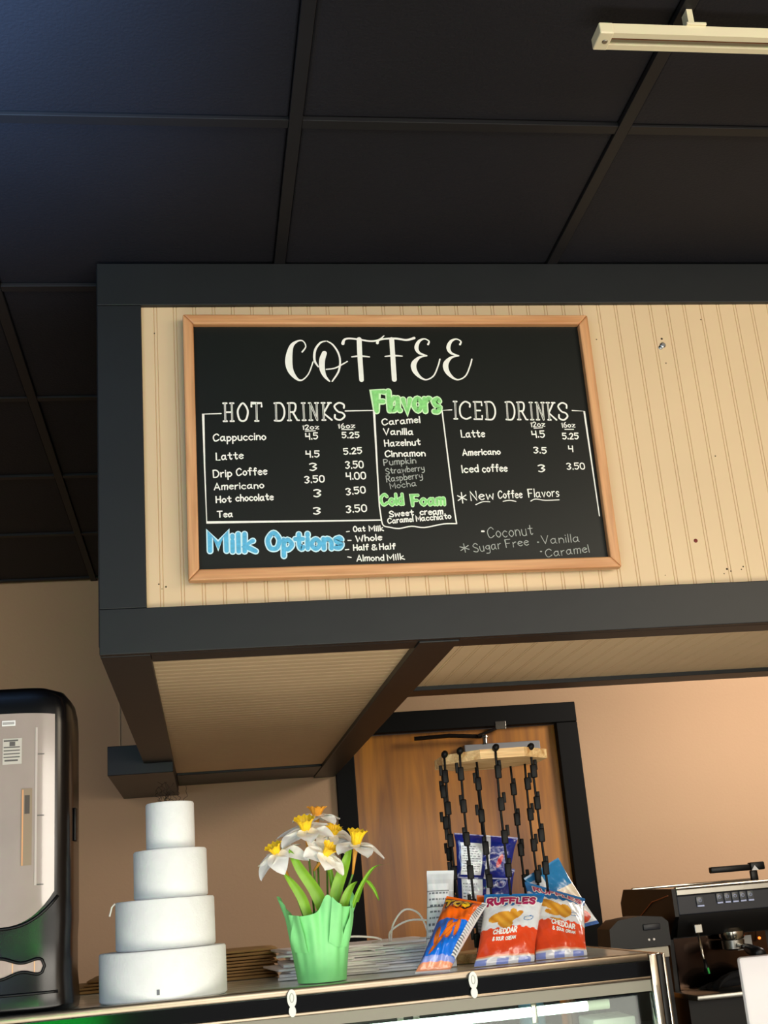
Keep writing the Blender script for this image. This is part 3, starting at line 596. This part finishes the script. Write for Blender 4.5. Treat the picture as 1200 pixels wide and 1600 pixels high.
sm('all').tube([p+Vector((0, -.001, 0)) for p in rim], .0028, 6, True).ob('slot_rim', BPLAST, nd)
for x in (-.149, -.112): M().box(x, x+.002, front(x, .0018, HD*.965), front(x, .0012, HD*.965), -.569, -.545).ob('napkin_edge', mat('napkin_edge', 'e6b98c', .6), nd)
for z, dz in ((-.600, .004), (-.478, 0)):
    pts = [(DCX+(i/20-.5)*2*.1, front(DCX+(i/20-.5)*2*.1, -.001 if dz else .0), z+(.05*(abs(i/20-.5)*2)**2.6 if not dz else 0)-(.012 if not dz else 0)) for i in range(21)]
    sm('all').tube(pts, .003, 6).ob('moulded_ridge', BPLAST, nd)
sm('all').box(DCX+HW-.001, DCX+HW+.004, .0, .03, -.345, -.285, .002).ob('side_lock', BPLAST, nd)
# ------------------------------------------------------------------ potted daffodils
WX, WY = .405, .118
pf = thing('potted_daffodils', (WX, WY, ZT), 'artificial white and yellow daffodils in a pot wrapped in green paper', 'potted flowers')
WRAP = mat('green_wrapping_paper', '86de8c', .5, noise=.12, nscale=18, bump=.6, bscale=30)
def wrap(u, v):
    t = 2*pi*u; rim = .128+.030*math.exp(-((u-.46)/.05)**2)+.05*math.exp(-((u-.97)/.045)**2)+.05*math.exp(-((u-(-.03))/.045)**2)+.026*math.exp(-((u-.78)/.03)**2)-.006*cos(3*t)
    h = rim*v; pl = .0032*sin(9*t)*v+.0022*sin(17*t+1)*v+.006*max(0, v-.75)*sin(5*t)*4
    r = .047+.019*v+.022*max(0, v-.7)**1.3+pl
    return (WX+r*cos(t), WY+r*sin(t), ZT+.001+h)
sm('all').grid(144, 24, wrap).ob('paper_wrap', WRAP, pf)
for u0, tw in ((.62, .5), (.83, -.35), (.90, .2)):                         # folded-over flaps of the wrap
    def flap(u, v, u0=u0, tw=tw):
        p = Vector(wrap(u0+(u-.5)*(.10-.07*v)+tw*.05*v, .45+.56*v)); d = Vector((p.x-WX, p.y-WY, 0)).normalized(); return p+d*(.0035+.009*v*(1-v)*2)
    sm('all').grid(8, 12, flap).ob('paper_fold', WRAP, pf)
sm().lathe((WX, WY, ZT+.0005), [(.04, 0), (.044, .02), (.058, .115), (.054, .116), (.05, .1), (.0, .1)], 28).ob('pot', mat('pot_brown', '5b4a38', .7), pf)
PET = mat('daffodil_petal', 'fffdf8', .55, noise=.06, nscale=60); YEL = mat('daffodil_yellow', 'ffd21e', .5, noise=.12, nscale=90); ORA = mat('daffodil_orange', 'f2a832', .5, noise=.12, nscale=90)
STM = mat('stem_green', '5f8a2c', .5); LEAF = mat('leaf_green', '83b52c', .45, noise=.18, nscale=30); TUB = mat('flower_tube', 'dd9a3c', .5)
rf = random.Random(11)
def flower(c, ax, R=.042, cr_=.017, ch=.024, droop=.25, tubel=.035, col=YEL, foot=(0, 0)):
    c = Vector(c); ax = Vector(ax).normalized(); a = ax.orthogonal().normalized(); b = ax.cross(a); a0 = rf.uniform(0, 1)
    f = Vector((WX+foot[0], WY+foot[1], ZT+.10))
    tail = c-ax*tubel
    st = sm('all').tube([tuple(f), tuple(f.lerp(tail, .5)+Vector((0, 0, .005))), tuple(tail), tuple(c-ax*tubel*.7)], .0021, 6).ob('stem', STM, pf)
    sm('all').tube([tuple(tail), tuple(c-ax*tubel*.45), tuple(c-ax*.002)], [.0022, .0036, .0062], 8).ob('flower_tube', TUB, pf)
    head = sm('all').lathe(tuple(c), [(.006, -.003), (.008, 0), (.008, .003)], 12, ax).ob('flower_head', PET, pf)
    for k in range(6):
        t = a0+k*pi/3; d = a*cos(t)+b*sin(t); s = ax.cross(d); dp = droop*.8+rf.uniform(-.12, .15); lift = .0015*(k % 2); Rk = R*1.24*rf.uniform(.9, 1.08)
        def pet(u, v):
            wd_ = .0145*sin(pi*min(v*.84+.14, 1))**.65*3.1*(u-.5); return c+d*(.004+Rk*v)+s*wd_+ax*(lift+.001-dp*Rk*v*v+.18*abs(u-.5)*.018*2+.0015*sin(7*v+k))
        sm('all').grid(6, 10, pet).ob('petal', PET, head)
    def cor(u, v):
        t = 2*pi*u; r = cr_*(.48+.30*v+.32*v**5)+.0016*sin(11*t)*v**2+.0009*sin(23*t)*v**2; d = a*cos(t)+b*sin(t); return c+d*r+ax*(ch*v+.0016*sin(11*t+1)*v**4)
    sm('all').grid(66, 10, cor).ob('trumpet', col, head)
flower((.418, .17, -.322), (.05, -.12, 1), .040, .018, .020, .28, .04, ORA, (.005, .02))
flower((.3885, .10, -.352), (-.1, -.42, 1), .046, .019, .026, .30, .045, YEL, (-.008, -.01))
flower((.4845, .09, -.388), (.16, -.25, 1), .042, .0175, .030, .30, .055, YEL, (.034, -.02))
flower((.330, .10, -.392), (-.45, -.35, .95), .042, .016, .02, .55, .05, YEL, (-.024, -.02))
flower((.4215, .085, -.402), (.55, -.55, .7), .036, .0145, .024, .25, .04, YEL, (.0, -.02))
flower((.445, .14, -.362), (.25, -.5, .9), .040, .015, .018, .5, .05, YEL, (.018, .0))
def leaf(pts, wd_, name='leaf'):
    pts = cat([tuple(p) for p in pts], 5); n = len(pts)
    def lf_(u, v):
        i = min(v*(n-1), n-1.001); j = int(i); p = Vector(pts[j]).lerp(Vector(pts[j+1]), i-j); w2 = wd_*max(0, sin(pi*min(.22+v*.78, 1)))**.7
        return p+Vector(((u-.5)*w2, -.25*(u-.5)*w2, 0))+Vector((0, .004*(1-abs(u-.5)*2), 0))
    sm('all').grid(4, 18, lf_).ob(name, LEAF, pf)
leaf([(.415, .09, ZT+.12), (.400, .082, -.47), (.372, .078, -.425), (.352, .08, -.385)], .026)
leaf([(.385, .08, ZT+.11), (.372, .075, -.48), (.355, .076, -.45), (.340, .08, -.43)], .020)
leaf([(.428, .11, ZT+.12), (.445, .10, -.46), (.462, .10, -.42), (.476, .10, -.385)], .024)
leaf([(.45, .09, ZT+.12), (.455, .085, -.49), (.468, .085, -.465), (.482, .09, -.455)], .018)
leaf([(.47, .09, ZT+.13), (.485, .08, -.47), (.515, .075, -.432), (.552, .075, -.428)], .009)
leaf([(.48, .10, ZT+.14), (.496, .09, -.455), (.512, .085, -.47), (.522, .085, -.495)], .009)
leaf([(.44, .12, ZT+.13), (.436, .12, -.45), (.432, .12, -.42), (.43, .12, -.40)], .010)
# ------------------------------------------------------------------ stacks of folded paper bags
def paper_bag(x, y, z, wx, wy, th, rz, m, label, group, handles, seed, hm=None):
    r = random.Random(seed); t = thing('paper_bag', (x, y, z), label, 'paper bag', group); t.rotation_euler = (0, 0, rz)
    q = sm('all'); top = [r.uniform(-.3, .3) for _ in range(6)]
    def wv(u, v): return th*.45*(sin(3.1*u*pi+top[0]*4)*.35+sin(2.3*v*pi+top[1]*5)*.35)*(.3+.7*abs(u-.5)*2)
    q.grid(18, 12, lambda u, v: (x+(u-.5)*wx, y+(v-.5)*wy, z+th*.88+abs(wv(u, v))*.9)); n = len(q.v)
    q.grid(18, 12, lambda u, v: (x+(u-.5)*wx, y+(v-.5)*wy, z+.0003)); W = 19
    ring = [i for i in range(W)]+[W*j+W-1 for j in range(1, 13)]+[W*12+i for i in range(W-2, -1, -1)]+[W*j for j in range(11, 0, -1)]
    q.f += [(ring[i], ring[(i+1) % len(ring)], n+ring[(i+1) % len(ring)], n+ring[i]) for i in range(len(ring))]
    q.ob('bag_body', m, t)
    for k in range(handles):
        s_ = r.uniform(.030, .055); cx_ = x+(r.uniform(-.05, .12))+k*.02; y0 = y-wy/2+.005; hz = z+th; hs = 1 if 'topmost' in label else .18
        pts = [(cx_-s_, y0+.03, hz), (cx_-s_*1.1, y0-.012, hz+(.010+.012*k)*hs), (cx_-s_*.4, y0-.030, hz+(.018+.022*k)*hs), (cx_+s_*.6, y0-.028, hz+(.014+.018*k)*hs), (cx_+s_*1.2, y0-.010, hz+.006*hs), (cx_+s_, y0+.035, hz)]
        sm('all').tube([tuple(p) for p in cat(pts, 6)], .0021, 8).ob('handle', hm, t)
    return t
WPAP = mat('white_paper', 'faf7f7', .7, noise=.08, nscale=14); ROPE = mat('white_cord', 'f4f3ee', .7)
rb = random.Random(21); z = ZT+.0005
names_ = ['bottom', 'second from the bottom', 'third from the bottom', 'fourth from the bottom', 'middle', 'fourth from the top', 'third from the top', 'second from the top', 'topmost']
for k in range(9):
    th = rb.uniform(.0042, .0066)
    paper_bag(.49+rb.uniform(-.012, .012)+(.02 if k > 4 else 0), .36+rb.uniform(-.012, .012)+.008*k, z, .31+rb.uniform(-.02, .02), .24, th, RD(rb.uniform(-11, 11)), WPAP,
              'flattened white paper bag behind the flower pot, %s of its stack' % names_[k], 'white paper bags', (1, 1, 2, 1, 1, 2, 2, 1, 3)[k], 40+k, ROPE); z += th+.001
KRAFT = mat('brown_kraft_paper', 'a98655', .8, noise=.15, nscale=10); z = ZT+.0005
for k in range(9):
    th = rb.uniform(.004, .006)
    paper_bag((.105+.010*k+rb.uniform(-.008, .008)), .58+.012*k, z, .46-.018*k, .26, th, RD(rb.uniform(-3, 3)), KRAFT,
              'flattened brown paper bag behind the white cake tiers, %s of its stack' % names_[k], 'brown paper bags', 0, 60+k); z += th+.0016
# ------------------------------------------------------------------ clip rack and snack bags
rk = thing('snack_rack', (.822, .30, ZT), 'black snack display rack with pale wooden top and hanging strips of clips', 'display rack')
def octo(cx_, cy_, r, z0, z1):
    return M().prism([(cx_+r*cos(2*pi*(i+.5)/8), cy_+r*sin(2*pi*(i+.5)/8)) for i in range(8)], z0, z1)
o = octo(.824, .30, .127, -.226, -.206); o.ob('wooden_top', RACKW, rk); octo(.822, .34, .13, ZT+.0005, ZT+.018).ob('wooden_base', RACKW, rk)
RB = mat('rack_black', '050506', .5, spec=.2)
sm().tube([(.803, .352, ZT+.018), (.803, .352, -.226)], .0042, 10).ob('post', RB, rk)
strips = [(.710, .245, .2), (.718, .33, .7), (.735, .20, .3), (.778, .235, .4), (.809, .180, .5), (.888, .375, .8), (.914, .345, .2), (.893, .207, .6)]
for i, (x, y, ph) in enumerate(strips):
    over = i in (0, 2, 4, 7); zt0 = -.207 if over else -.226; zb = -.560+.02*sin(i*2.3)
    if i == 2: zb = ZT+.019
    if i in (4, 7): zb = -.505
    bend = .012*(1 if i % 2 else -1)
    def at_(z): f = (zt0-z)/.4; return (x+bend*f*(1-f)*.6, y+.004*sin(f*6), z)
    st = sm('all').tube([at_(zt0+(zb-zt0)*j/14) for j in range(15)], .0026, 6).ob('clip_strip', RB, rk)
    if over: sm('all').lathe((x, y-.004, zt0+.002), [(.0, -.010), (.0065, -.008), (.0075, 0), (.0065, .008), (0, .010)], 10, (0, -1, .2)).ob('strip_hook', RB, rk)
    z = zt0-.018-.012*ph; sx_ = -1 if i < 4 else 1
    while z > zb+.05:
        p = at_(z); k_ = .008*sx_*random.uniform(.3, 1.3)
        q = sm('all'); q.box(p[0]+k_*.2-.0065, p[0]+k_*.2+.0065, p[1]-.006, p[1]+.004, z-.038, z-.010, .002); q.box(p[0]+k_-.004, p[0]+k_+.003, p[1]-.004, p[1]+.002, z-.022, z, .001)
        c_ = q.ob('clip', RB, st)
        z -= .067
foil = vcol('printed_foil', .26, .5, .8); paperf = vcol('printed_matte_foil', .45, .1, .4)
c_ = {k: lin(v) for k, v in dict(blue='1c6fb4', white='e3e6ec', red='ee4f26', orange='f4690f', chip='e2a63c', chip2='c98424', navy='0c1f74', cheet='0c6fe0', grey='8f8f98', pale='f7a07a', cream='efdcc4', lilac='8a9be0', puff='ee7a1e').items()}
def mixc(a, b, t): return tuple(x+(y-x)*t for x, y in zip(a, b))
def ell(u, v, cu, cv, a, b, rot=0):
    du, dv = u-cu, v-cv; c, s = cos(rot), sin(rot); x = du*c+dv*s; y = -du*s+dv*c; return (x/a)**2+(y/b)**2 < 1
def des_cheese(u, v):
    wv_ = .012*sin(u*50)
    if v < .07: return c_['lilac'] if (sin(u*17) > -.2) else c_['white']
    if v < .085: return c_['white']
    if v > .76+.10*(u-.5)**2*4+wv_: return c_['blue']
    if ell(u, v, .30, .60, .2, .07, .1) or ell(u, v, .40, .52, .14, .08, -.3) or ell(u, v, .55, .60, .16, .05, .5) or ell(u, v, .52, .66, .06, .05): return mixc(c_['chip'], c_['chip2'], .5+.5*sin(u*31+v*47))
    if v < .45+wv_: return c_['red'] if v > .10 else c_['pale']
    if v < .47+wv_: return c_['white']
    if ell(u, v, .80, .58, .09, .035, .2) and not ell(u, v, .80, .58, .075, .025, .2): return c_['blue']
    return c_['white']
def des_cheese2(u, v):
    if v > .46 and v < .78 and (ell(u, v, .28, .68, .2, .07, -.1) or ell(u, v, .45, .64, .2, .07, -.3) or ell(u, v, .62, .60, .12, .10, .2) or ell(u, v, .40, .56, .16, .04, 0)): return mixc(c_['chip'], c_['chip2'], .5+.5*sin(u*29+v*43))
    return des_cheese(u, v*1.0) if not (.46 < v < .75 and u < .66) else (c_['white'] if v > .48 else des_cheese(u, v))
def des_puff(u, v):
    if u > .86 and v > .16: return c_['white'] if sin(v*170) < .35 or u > .97 else lin('6b7078')
    if v < .10: return c_['pale'] if v > .02 else c_['white']
    if v < .15: return c_['lilac']
    if v < .60:
        for a in ((.22, .38, .05, .09, .5), (.30, .27, .11, .035, .7), (.45, .42, .15, .035, .75), (.45, .50, .05, .06, .2), (.52, .40, .05, .06, -.3), (.66, .50, .045, .09, .35)):
            if ell(u, v, *a): return c_['puff']
            if ell(u, v, a[0], a[1], a[2]*1.35, a[3]*1.35, a[4]): return lin('c65a20')
        return c_['cheet']
    return c_['orange']
def nut(u, v, u0, u1, v0, v1, seed=0):
    if not (u0 < u < u1 and v0 < v < v1): return None
    x = (u-u0)/(u1-u0); y = (v-v0)/(v1-v0)
    if .06 < x < .94 and .05 < y < .93:
        row = int(y*13); f = y*13-row
        if .30 < f < .62 and (sin(x*71+row*12.9+seed)+sin(x*37+row*5)) > -.55 and x < .55+.4*abs(sin(row*3.3+seed)): return lin('5f646e')
    return c_['white']
def des_navy(u, v):
    n = nut(u, v, .07, .44, .08, .80, 1)
    if n: return n
    if .50 < u < .575: return lin('c9ccd6')
    if ell(u, v, .76, .42, .045, .16, -.2): return lin('b1202e')
    return c_['navy'] if v < .86 else mixc(c_['navy'], (.02, .02, .25), .4)
def des_navy2(u, v):
    n = nut(u, v, .07, .44, .10, .80, 5)
    if n: return n
    if .50 < u < .575: return lin('c9ccd6')
    if ell(u, v, .78, .45, .03, .03): return lin('b1202e')
    if ell(u, v, .78, .20, .05, .02, .6): return lin('d8a090')
    if ell(u, v, .76, .74, .10, .07) and not ell(u, v, .76, .74, .09, .055): return lin('8ea0d0')
    return c_['navy']
def des_label(u, v):
    if v > .9: return lin('cfd4da')
    n = nut(u, v, .02, .78, .02, .86, 3)
    if abs(v-.62) < .006 or abs(v-.78) < .006 or abs(v-.30) < .005: return lin('3c3f46') if u < .8 else c_['white']
    return n or lin('c9cdd2')
def des_back(u, v):
    if v > .80: return c_['orange']
    if v > .72 and u < .5: return c_['orange']
    return lin('b9b4c6') if sin(v*120+u*20) > -.2 else lin('77738a')
def des_tilt(u, v):
    if v > .62:
        n = nut(u, v, .02, .42, .64, .90, 2)
        return n or lin('2f7fb8')
    if v > .40: return c_['cream'] if u > .45 or sin(u*60+v*40) > -.3 else lin('d9b98c')
    if v < .05: return lin('3b66b8')
    if ell(u, v, .55, .33, .3, .05): return c_['red']
    if ell(u, v, .62, .16, .33, .11): return mixc(c_['red'], lin('c8341c'), .5+.5*sin(u*40+v*33))
    return c_['white']
def snack(key, label, design, thick, n=(90, 110), mtl=foil, seal=.07, seed=1, yaw=0, drop=None):
    BL, BR, TL, TR = [Vector(p) for p in BAGQ[key]]
    if drop: BL.z = BR.z = drop
    r = random.Random(seed); nm = (BR-BL).cross(TL-BL).normalized()           # points away from the room side
    if nm.y > 0: nm = -nm
    ph = [r.uniform(0, 6) for _ in range(8)]
    def sf(u, v, side=1, lift=0):
        p = BL.lerp(BR, u).lerp(TL.lerp(TR, u), v); e = min(v, 1-v)
        b = max(0, min(1, (e-seal*.5)/.30)); b = sin(b*pi/2)**.8; c = max(0, 1-(abs(2*u-1))**2.6)**.62
        wr = .16*sin(u*23+ph[0]+3*v)*max(0, 1-e/.28)*b+.09*sin(u*11+v*9+ph[1])*b+.08*sin(v*21-u*7+ph[2])*b*c+.035*sin(u*37+v*26+ph[3])*b
        inset = (u-.5)*-.06*b*(BR-BL).length
        d = thick*(b*c+wr*c)+.0006
        return p+(BR-BL).normalized()*inset+nm*(side*d+lift)
    base = ((BL+BR)/2)
    t = thing('snack_bag', tuple(base), label, 'snack bag', 'snack bags')
    q = sm('all'); q.grid(*n, lambda u, v: sf(u, v, 1), design); q.ob('bag_front', mtl, t)
    q = sm('all'); q.grid(24, 24, lambda u, v: sf(1-u, v, -1), lambda u, v: design(.99, v)); q.ob('bag_back', mtl, t)
    return t, sf
def print_on(t, sf, words, name, m, asp, lift=.0007, halo=None, hname=None, bold=1):
    q = M(); h = M()
    for s, u0, v0, u1, v1, cap, wd_ in words:      # measured in u; v scaled by asp (height/width)
        for pts in layout(s, u0, v0*asp, u1, v1*asp, cap*asp, 'n', 0):
            dense = []
            for a, b in zip(pts[:-1], pts[1:]):
                for k in range(4): dense.append((a[0]+(b[0]-a[0])*k/4, a[1]+(b[1]-a[1])*k/4))
            dense.append(pts[-1])
            fn = lambda x, y, l: tuple(sf(min(max(x, .002), .998), min(max(y/asp, .002), .998), 1, l))
            ribbon(q, dense, wd_, fn, lift+.0004)
            if halo: ribbon(h, dense, wd_*2.1, fn, lift)
    if halo: o = h.ob(hname or 'print_outline', halo, t)
    q.ob(name, m, t)
PWT = mat('print_white', 'f6f3f0', .5); PMG = mat('print_magenta', 'b01c58', .4); PYL = mat('print_yellow', 'ffcf20', .4); PBK = mat('print_black', '17120c', .4)
t, sf = snack('A', 'orange and blue puffed snack bag leaning at the left foot of the rack', des_puff, .026, seed=2)
print_on(t, sf, [('TOS', .06, .79, .66, .80, .12, .062)], 'logo', PYL, 1.35, halo=PBK)
t, sf = snack('B', 'blue white and red chip bag in front, left of the other cheddar bag', des_cheese, .017, seed=3, drop=ZT+.001)
print_on(t, sf, [('RUFFLES', .06, .80, .86, .80, .105, .036)], 'logo', PMG, .9, halo=PWT)
print_on(t, sf, [('CHEDDAR', .22, .355, .62, .37, .062, .019), ('&', .22, .27, .25, .27, .04, .012), ('SOUR', .28, .272, .41, .275, .04, .012), ('CREAM', .45, .275, .62, .28, .04, .012)], 'flavour_print', PWT, .9)
t, sf = snack('C', 'blue white and red chip bag in front, nearest the right end of the case', des_cheese2, .019, seed=4, drop=ZT+.001)
print_on(t, sf, [('RUFFLES', .12, .86, .92, .84, .075, .026)], 'logo', PMG, 1.1, halo=PWT)
print_on(t, sf, [('CHEDDAR', .34, .375, .78, .345, .062, .021), ('&', .34, .30, .38, .298, .04, .013), ('SOUR', .42, .295, .56, .285, .04, .013), ('CREAM', .60, .28, .78, .27, .04, .013)], 'flavour_print', PWT, 1.1)
snack('D', 'tilted blue and cream snack bag hanging behind on the right side of the rack', des_tilt, .014, seed=5)
snack('E', 'upper dark blue snack bag clipped to the rack with its white label facing out', des_navy, .011, seed=6)
snack('F', 'lower dark blue snack bag under the other dark blue one, white label facing out', des_navy2, .011, seed=7)
snack('G', 'narrow white snack bag turned to its nutrition label, left of the rack', des_label, .012, seed=8, mtl=paperf, drop=ZT+.001)
snack('H', 'snack bag with an orange top squeezed between the two front bags', des_back, .010, seed=9, drop=ZT+.02)
# ------------------------------------------------------------------ work counter with the espresso machine
CZ = -.97
WTOP = mat('dark_worktop', '151413', .4)
t = thing('work_counter', (2.0, 1.25, FZ), 'dark work counter under the espresso machine', 'counter'); M().box(1.2, 3.1, .86, 1.62, CZ-.04, CZ-.0005, .003).ob('worktop', WTOP, t); M().box(1.22, 3.08, .9, 1.6, FZ+.001, CZ-.0405).ob('cabinet', CASING, t)
em = thing('espresso_machine', (1.8, 1.15, CZ), 'black and chrome espresso machine with push buttons on the counter at right', 'espresso machine')
EX0, EX1, EY0, EY1 = 1.452, 2.2, .95, 1.36
EB = mat('machine_black', '060607', .4, spec=.3); EP = mat('machine_panel', '23262e', .4, spec=.35); EM = mat('machine_mirror', '4a3a30', .1, 1, noise=.3, nscale=12)
q = sm(); q.prism([(EY0+.09, -.93), (EY1, -.93), (EY1, -.545), (EY1-.02, -.531), (EY0, -.531), (EY0-.01, -.60), (EY0+.02, -.655), (EY0+.09, -.655)], EX0, EX1, lambda y, z, x: (x, y, z)); q.ob('body', EB, em)
q = sm(); q.prism([(EY0-.02, -.528), (EY1-.03, -.522), (EY1+.01, -.56), (EY1+.01, -.80), (EY0+.06, -.80), (EY0+.05, -.66), (EY0-.02, -.60)], EX0-.012, EX0-.001, lambda y, z, x: (x, y, z)); q.ob('side_panel', EB, em)
sm().tube([(EX0-.013, EY0+.01, -.545), (EX0-.014, EY0+.14, -.56), (EX0-.013, EY0+.26, -.60)], .0016, 6).ob('copper_line', mat('copper_line', 'c98252', .4, .7), em)
sm().box(EX0+.004, EX1, EY0-.012, EY0+.004, -.5305, -.5235, .002).ob('front_rail', CHROME, em); sm().box(EX0+.01, EX1-.35, EY1-.05, EY1-.04, -.527, -.519, .002).ob('back_rail', CHROME, em)
M().box(EX0+.004, EX1, EY0-.014, EY0+.0, -.546, -.532, .001).ob('steel_strip', STEEL, em)
M().box(EX0+.002, EX1, EY0-.0135, EY0-.001, -.598, -.547, .003).ob('control_panel', EP, em)
BT = mat('button_grey', '54585d', .3); BLD = mat('button_light', 'b9c6ee', .3)
for x, wd_, zz in [(1.507, .021, -.553)]+[(1.5655+.0225*i, .0175, -.549) for i in range(5)]:
    b = sm().box(x, x+wd_, EY0-.0185, EY0-.014, zz-.022, zz, .0015).ob('button', BT, em); M().box(x+.001, x+wd_-.001, EY0-.0195, EY0-.0145, zz-.0265, zz-.0225).ob('button_lamp', BLD, b)
    sm('all').tube([(x+wd_/2+.004*cos(a*pi/5), EY0-.019, zz-.010+.004*sin(a*pi/5)) for a in range(10)], .0006, 5, True).ob('button_icon', BLD, b)
M().box(EX0+.012, 1.735, EY0+.083, EY0+.0895, -.80, -.66).ob('backsplash', EM, em)
M().box(1.645, 1.69, EY0+.080, EY0+.0825, -.705, -.668).ob('sticker', mat('sticker', '9b9a94', .5), em); M().box(1.65, 1.685, EY0+.0785, EY0+.0798, -.703, -.692).ob('sticker_print', BPLAST, em)
sm().lathe((1.714, EY0+.082, -.678), [(.004, 0), (.0035, .003)], 12, (0, -1, 0)).ob('indicator_lamp', mat('indicator_lamp', 'ff7a30', .4, emit='ff6a20', es=2.5), em)
sm().lathe((1.615, EY0+.035, -.672), [(.0, 0), (.030, 0), (.034, .008), (.034, .02), (.026, .03)], 24).ob('group_head', CHROME, em)
sm().lathe((1.615, EY0+.035, -.70), [(.018, 0), (.030, .004), (.031, .026)], 24).ob('filter_basket', STEEL, em)
sm('all').tube([(1.615, EY0, -.687), (1.610, EY0-.06, -.690)], .006, 8).ob('portafilter_neck', CHROME, em)
sm('all').tube([(1.610, EY0-.055, -.690), (1.606, EY0-.085, -.694), (1.602, EY0-.13, -.700), (1.600, EY0-.16, -.704), (1.599, EY0-.165, -.705)], [.009, .013, .0155, .0165, .010], 14).ob('portafilter_handle', BPLAST, em)
M().box(1.486, 1.508, EY0-.03, EY0-.016, -.646, -.623, .002).ob('wand_knob', STEEL, em)
sm('all').tube([(1.497, EY0-.02, -.640), (1.499, EY0-.025, -.70), (1.500, EY0-.03, -.725)], .0036, 8).ob('steam_wand', CHROME, em)
sm('all').tube([(1.500, EY0-.03, -.712), (1.502, EY0-.032, -.75)], [.0035, .010], 10).ob('wand_sleeve', BPLAST, em)
sm('all').tube([(1.5005, EY0-.043, -.733), (1.5015, EY0-.044, -.748)], .0028, 8).ob('green_band', mat('green_band', '3ec05a', .4), em)
M().box(1.735, 1.79, EY0-.035, EY0-.02, -.605, -.54, .004).ob('rocker_panel', BPLAST, em); sm('all').tube([(1.725, EY0-.02, -.645), (1.75, EY0-.05, -.615), (1.80, EY0-.07, -.60)], .006, 8).ob('lever', CHROME, em)
M().box(1.728, 1.748, EY0-.045, EY0-.03, -.655, -.63, .002).ob('tap_block', STEEL, em)
for k in range(3): sm('all').tube(cat([(1.735+.006*k, EY0-.035, -.655), (1.742+.006*k, EY0-.04, -.685), (1.752+.003*k, EY0-.035, -.69), (1.758, EY0-.03, -.66)], 4), .0012, 6).ob('hose', mat('hose_tint', 'a9b48c' if k else '3d6b3d', .4), em)
sm().box(EX0-.015, 2.15, EY0-.10, EY0+.089, -.808, -.794, .003).ob('drip_tray', STEEL, em); M().box(EX0-.01, 2.14, EY0-.02, EY0+.09, -.929, -.809).ob('tray_housing', EB, em)
for x in (EX0+.03, 2.1):
    for y in (EY0+.04, EY1-.05): sm().lathe((x, y, CZ+.0005), [(.022, 0), (.018, .012), (.018, .0395)], 14).ob('foot', BPLAST, em)
CLO = mat('black_cloth', '1a1a1c', .8, noise=.2, nscale=30)
q = sm('all'); q.grid(40, 24, lambda u, v: (1.515+.19*u+.012*sin(v*5), EY0-.055+.115*v, -.7935+.052*(sin(pi*u)**.5)*sin(pi*min(v*.6+.4, 1))*(.75+.25*u)+.006*sin(u*9+v*14)+.004*sin(v*30+u*5)))
q.v = [(x, y, max(z, -.7932)) for x, y, z in q.v]; q.ob('cleaning_cloth', CLO, label='crumpled black cloth lying on the espresso machine drip tray', category='cloth')
t = thing('portafilter_tamper', (1.462+.33, 1.21, -.531), 'black bar handle lying raised over the top of the espresso machine', 'handle')
sm().box(1.675, 1.80, 1.2, 1.222, -.4965, -.4785, .004).ob('bar', BPLAST, t); sm().box(1.80, 1.845, 1.198, 1.224, -.497, -.474, .004).ob('bar_end', BPLAST, t)
sm().box(1.80, 1.822, 1.205, 1.218, -.5305, -.4972, .003).ob('short_post', BPLAST, t); M().prism([(1.80, -.497), (1.822, -.497), (1.811, -.483)], 1.1955, 1.1975, lambda x, z, y: (x, y, z)).ob('white_arrow', PWT, t)
t = thing('coffee_grinder', (1.32, 1.0, CZ), 'small rounded black appliance on a white base, left of the espresso machine', 'appliance')
sm().box(1.262, 1.42, .96, 1.05, -.70, -.6725, .002).ob('white_base', mat('ivory_base', 'c9c2b0', .5), t); M().box(1.265, 1.417, .962, 1.048, CZ+.0005, -.7005).ob('black_base', EB, t)
q = sm(); q.prism([(1.255, -.671), (1.425, -.671), (1.425, -.610), (1.41, -.597), (1.35, -.590), (1.285, -.597), (1.258, -.618)], .95, 1.06, lambda x, z, y: (x, y, z)); q.ob('cover', EB, t)
for x in (1.364, 1.378): sm().lathe((x, .9495, -.652), [(.0035, 0), (.003, .002)], 10, (0, -1, 0)).ob('white_button', PWT, t)
sm().box(1.352, 1.40, .945, .9495, -.628, -.612, .002).ob('grey_tab', EP, t)
# ------------------------------------------------------------------ register counter and white screen at the right edge
t = thing('register_counter', (1.55, -.32, FZ), 'dark register counter at the right end of the display case', 'counter'); M().box(1.13, 2.1, -.6, -.04, CZ+.02, CZ+.05, .003).ob('worktop', WTOP, t); M().box(1.15, 2.08, -.58, -.06, FZ+.001, CZ+.0195).ob('cabinet', CASING, t)
t = thing('register_screen', (1.27, -.2, CZ+.051), 'white flat register screen seen from behind at the lower right edge', 'screen')
WSC = mat('white_plastic', 'c8c2c4', .35)
q = sm(); q.box(1.112, 1.43, -.206, -.192, -.86, -.640, .006); q.ob('screen_back', WSC, t)
sm().box(1.25, 1.29, -.19, -.178, CZ+.056, -.70, .003).ob('stand', WSC, t); sm().box(1.18, 1.36, -.26, -.1, CZ+.051, CZ+.059, .003).ob('stand_foot', WSC, t)
# ------------------------------------------------------------------ lit sign in the shop window behind the viewer (it reflects in the black band)
t = thing('window_sign', (-.1, YB+.05, -1.12), 'green glowing tube sign low in the shop front', 'sign')
NG = mat('green_glow', '20ff60', .5, emit='18ff50', es=60)
for z in (-1.10, -1.02): sm('all').tube([(-.62, YB+.06, z), (.0, YB+.06, z+.008), (.36, YB+.06, z)], .012, 8).ob('glow_tube', NG, t)
M().box(-.68, .42, YB+.005, YB+.04, -1.14, -.98).ob('sign_backing', CASING, t)
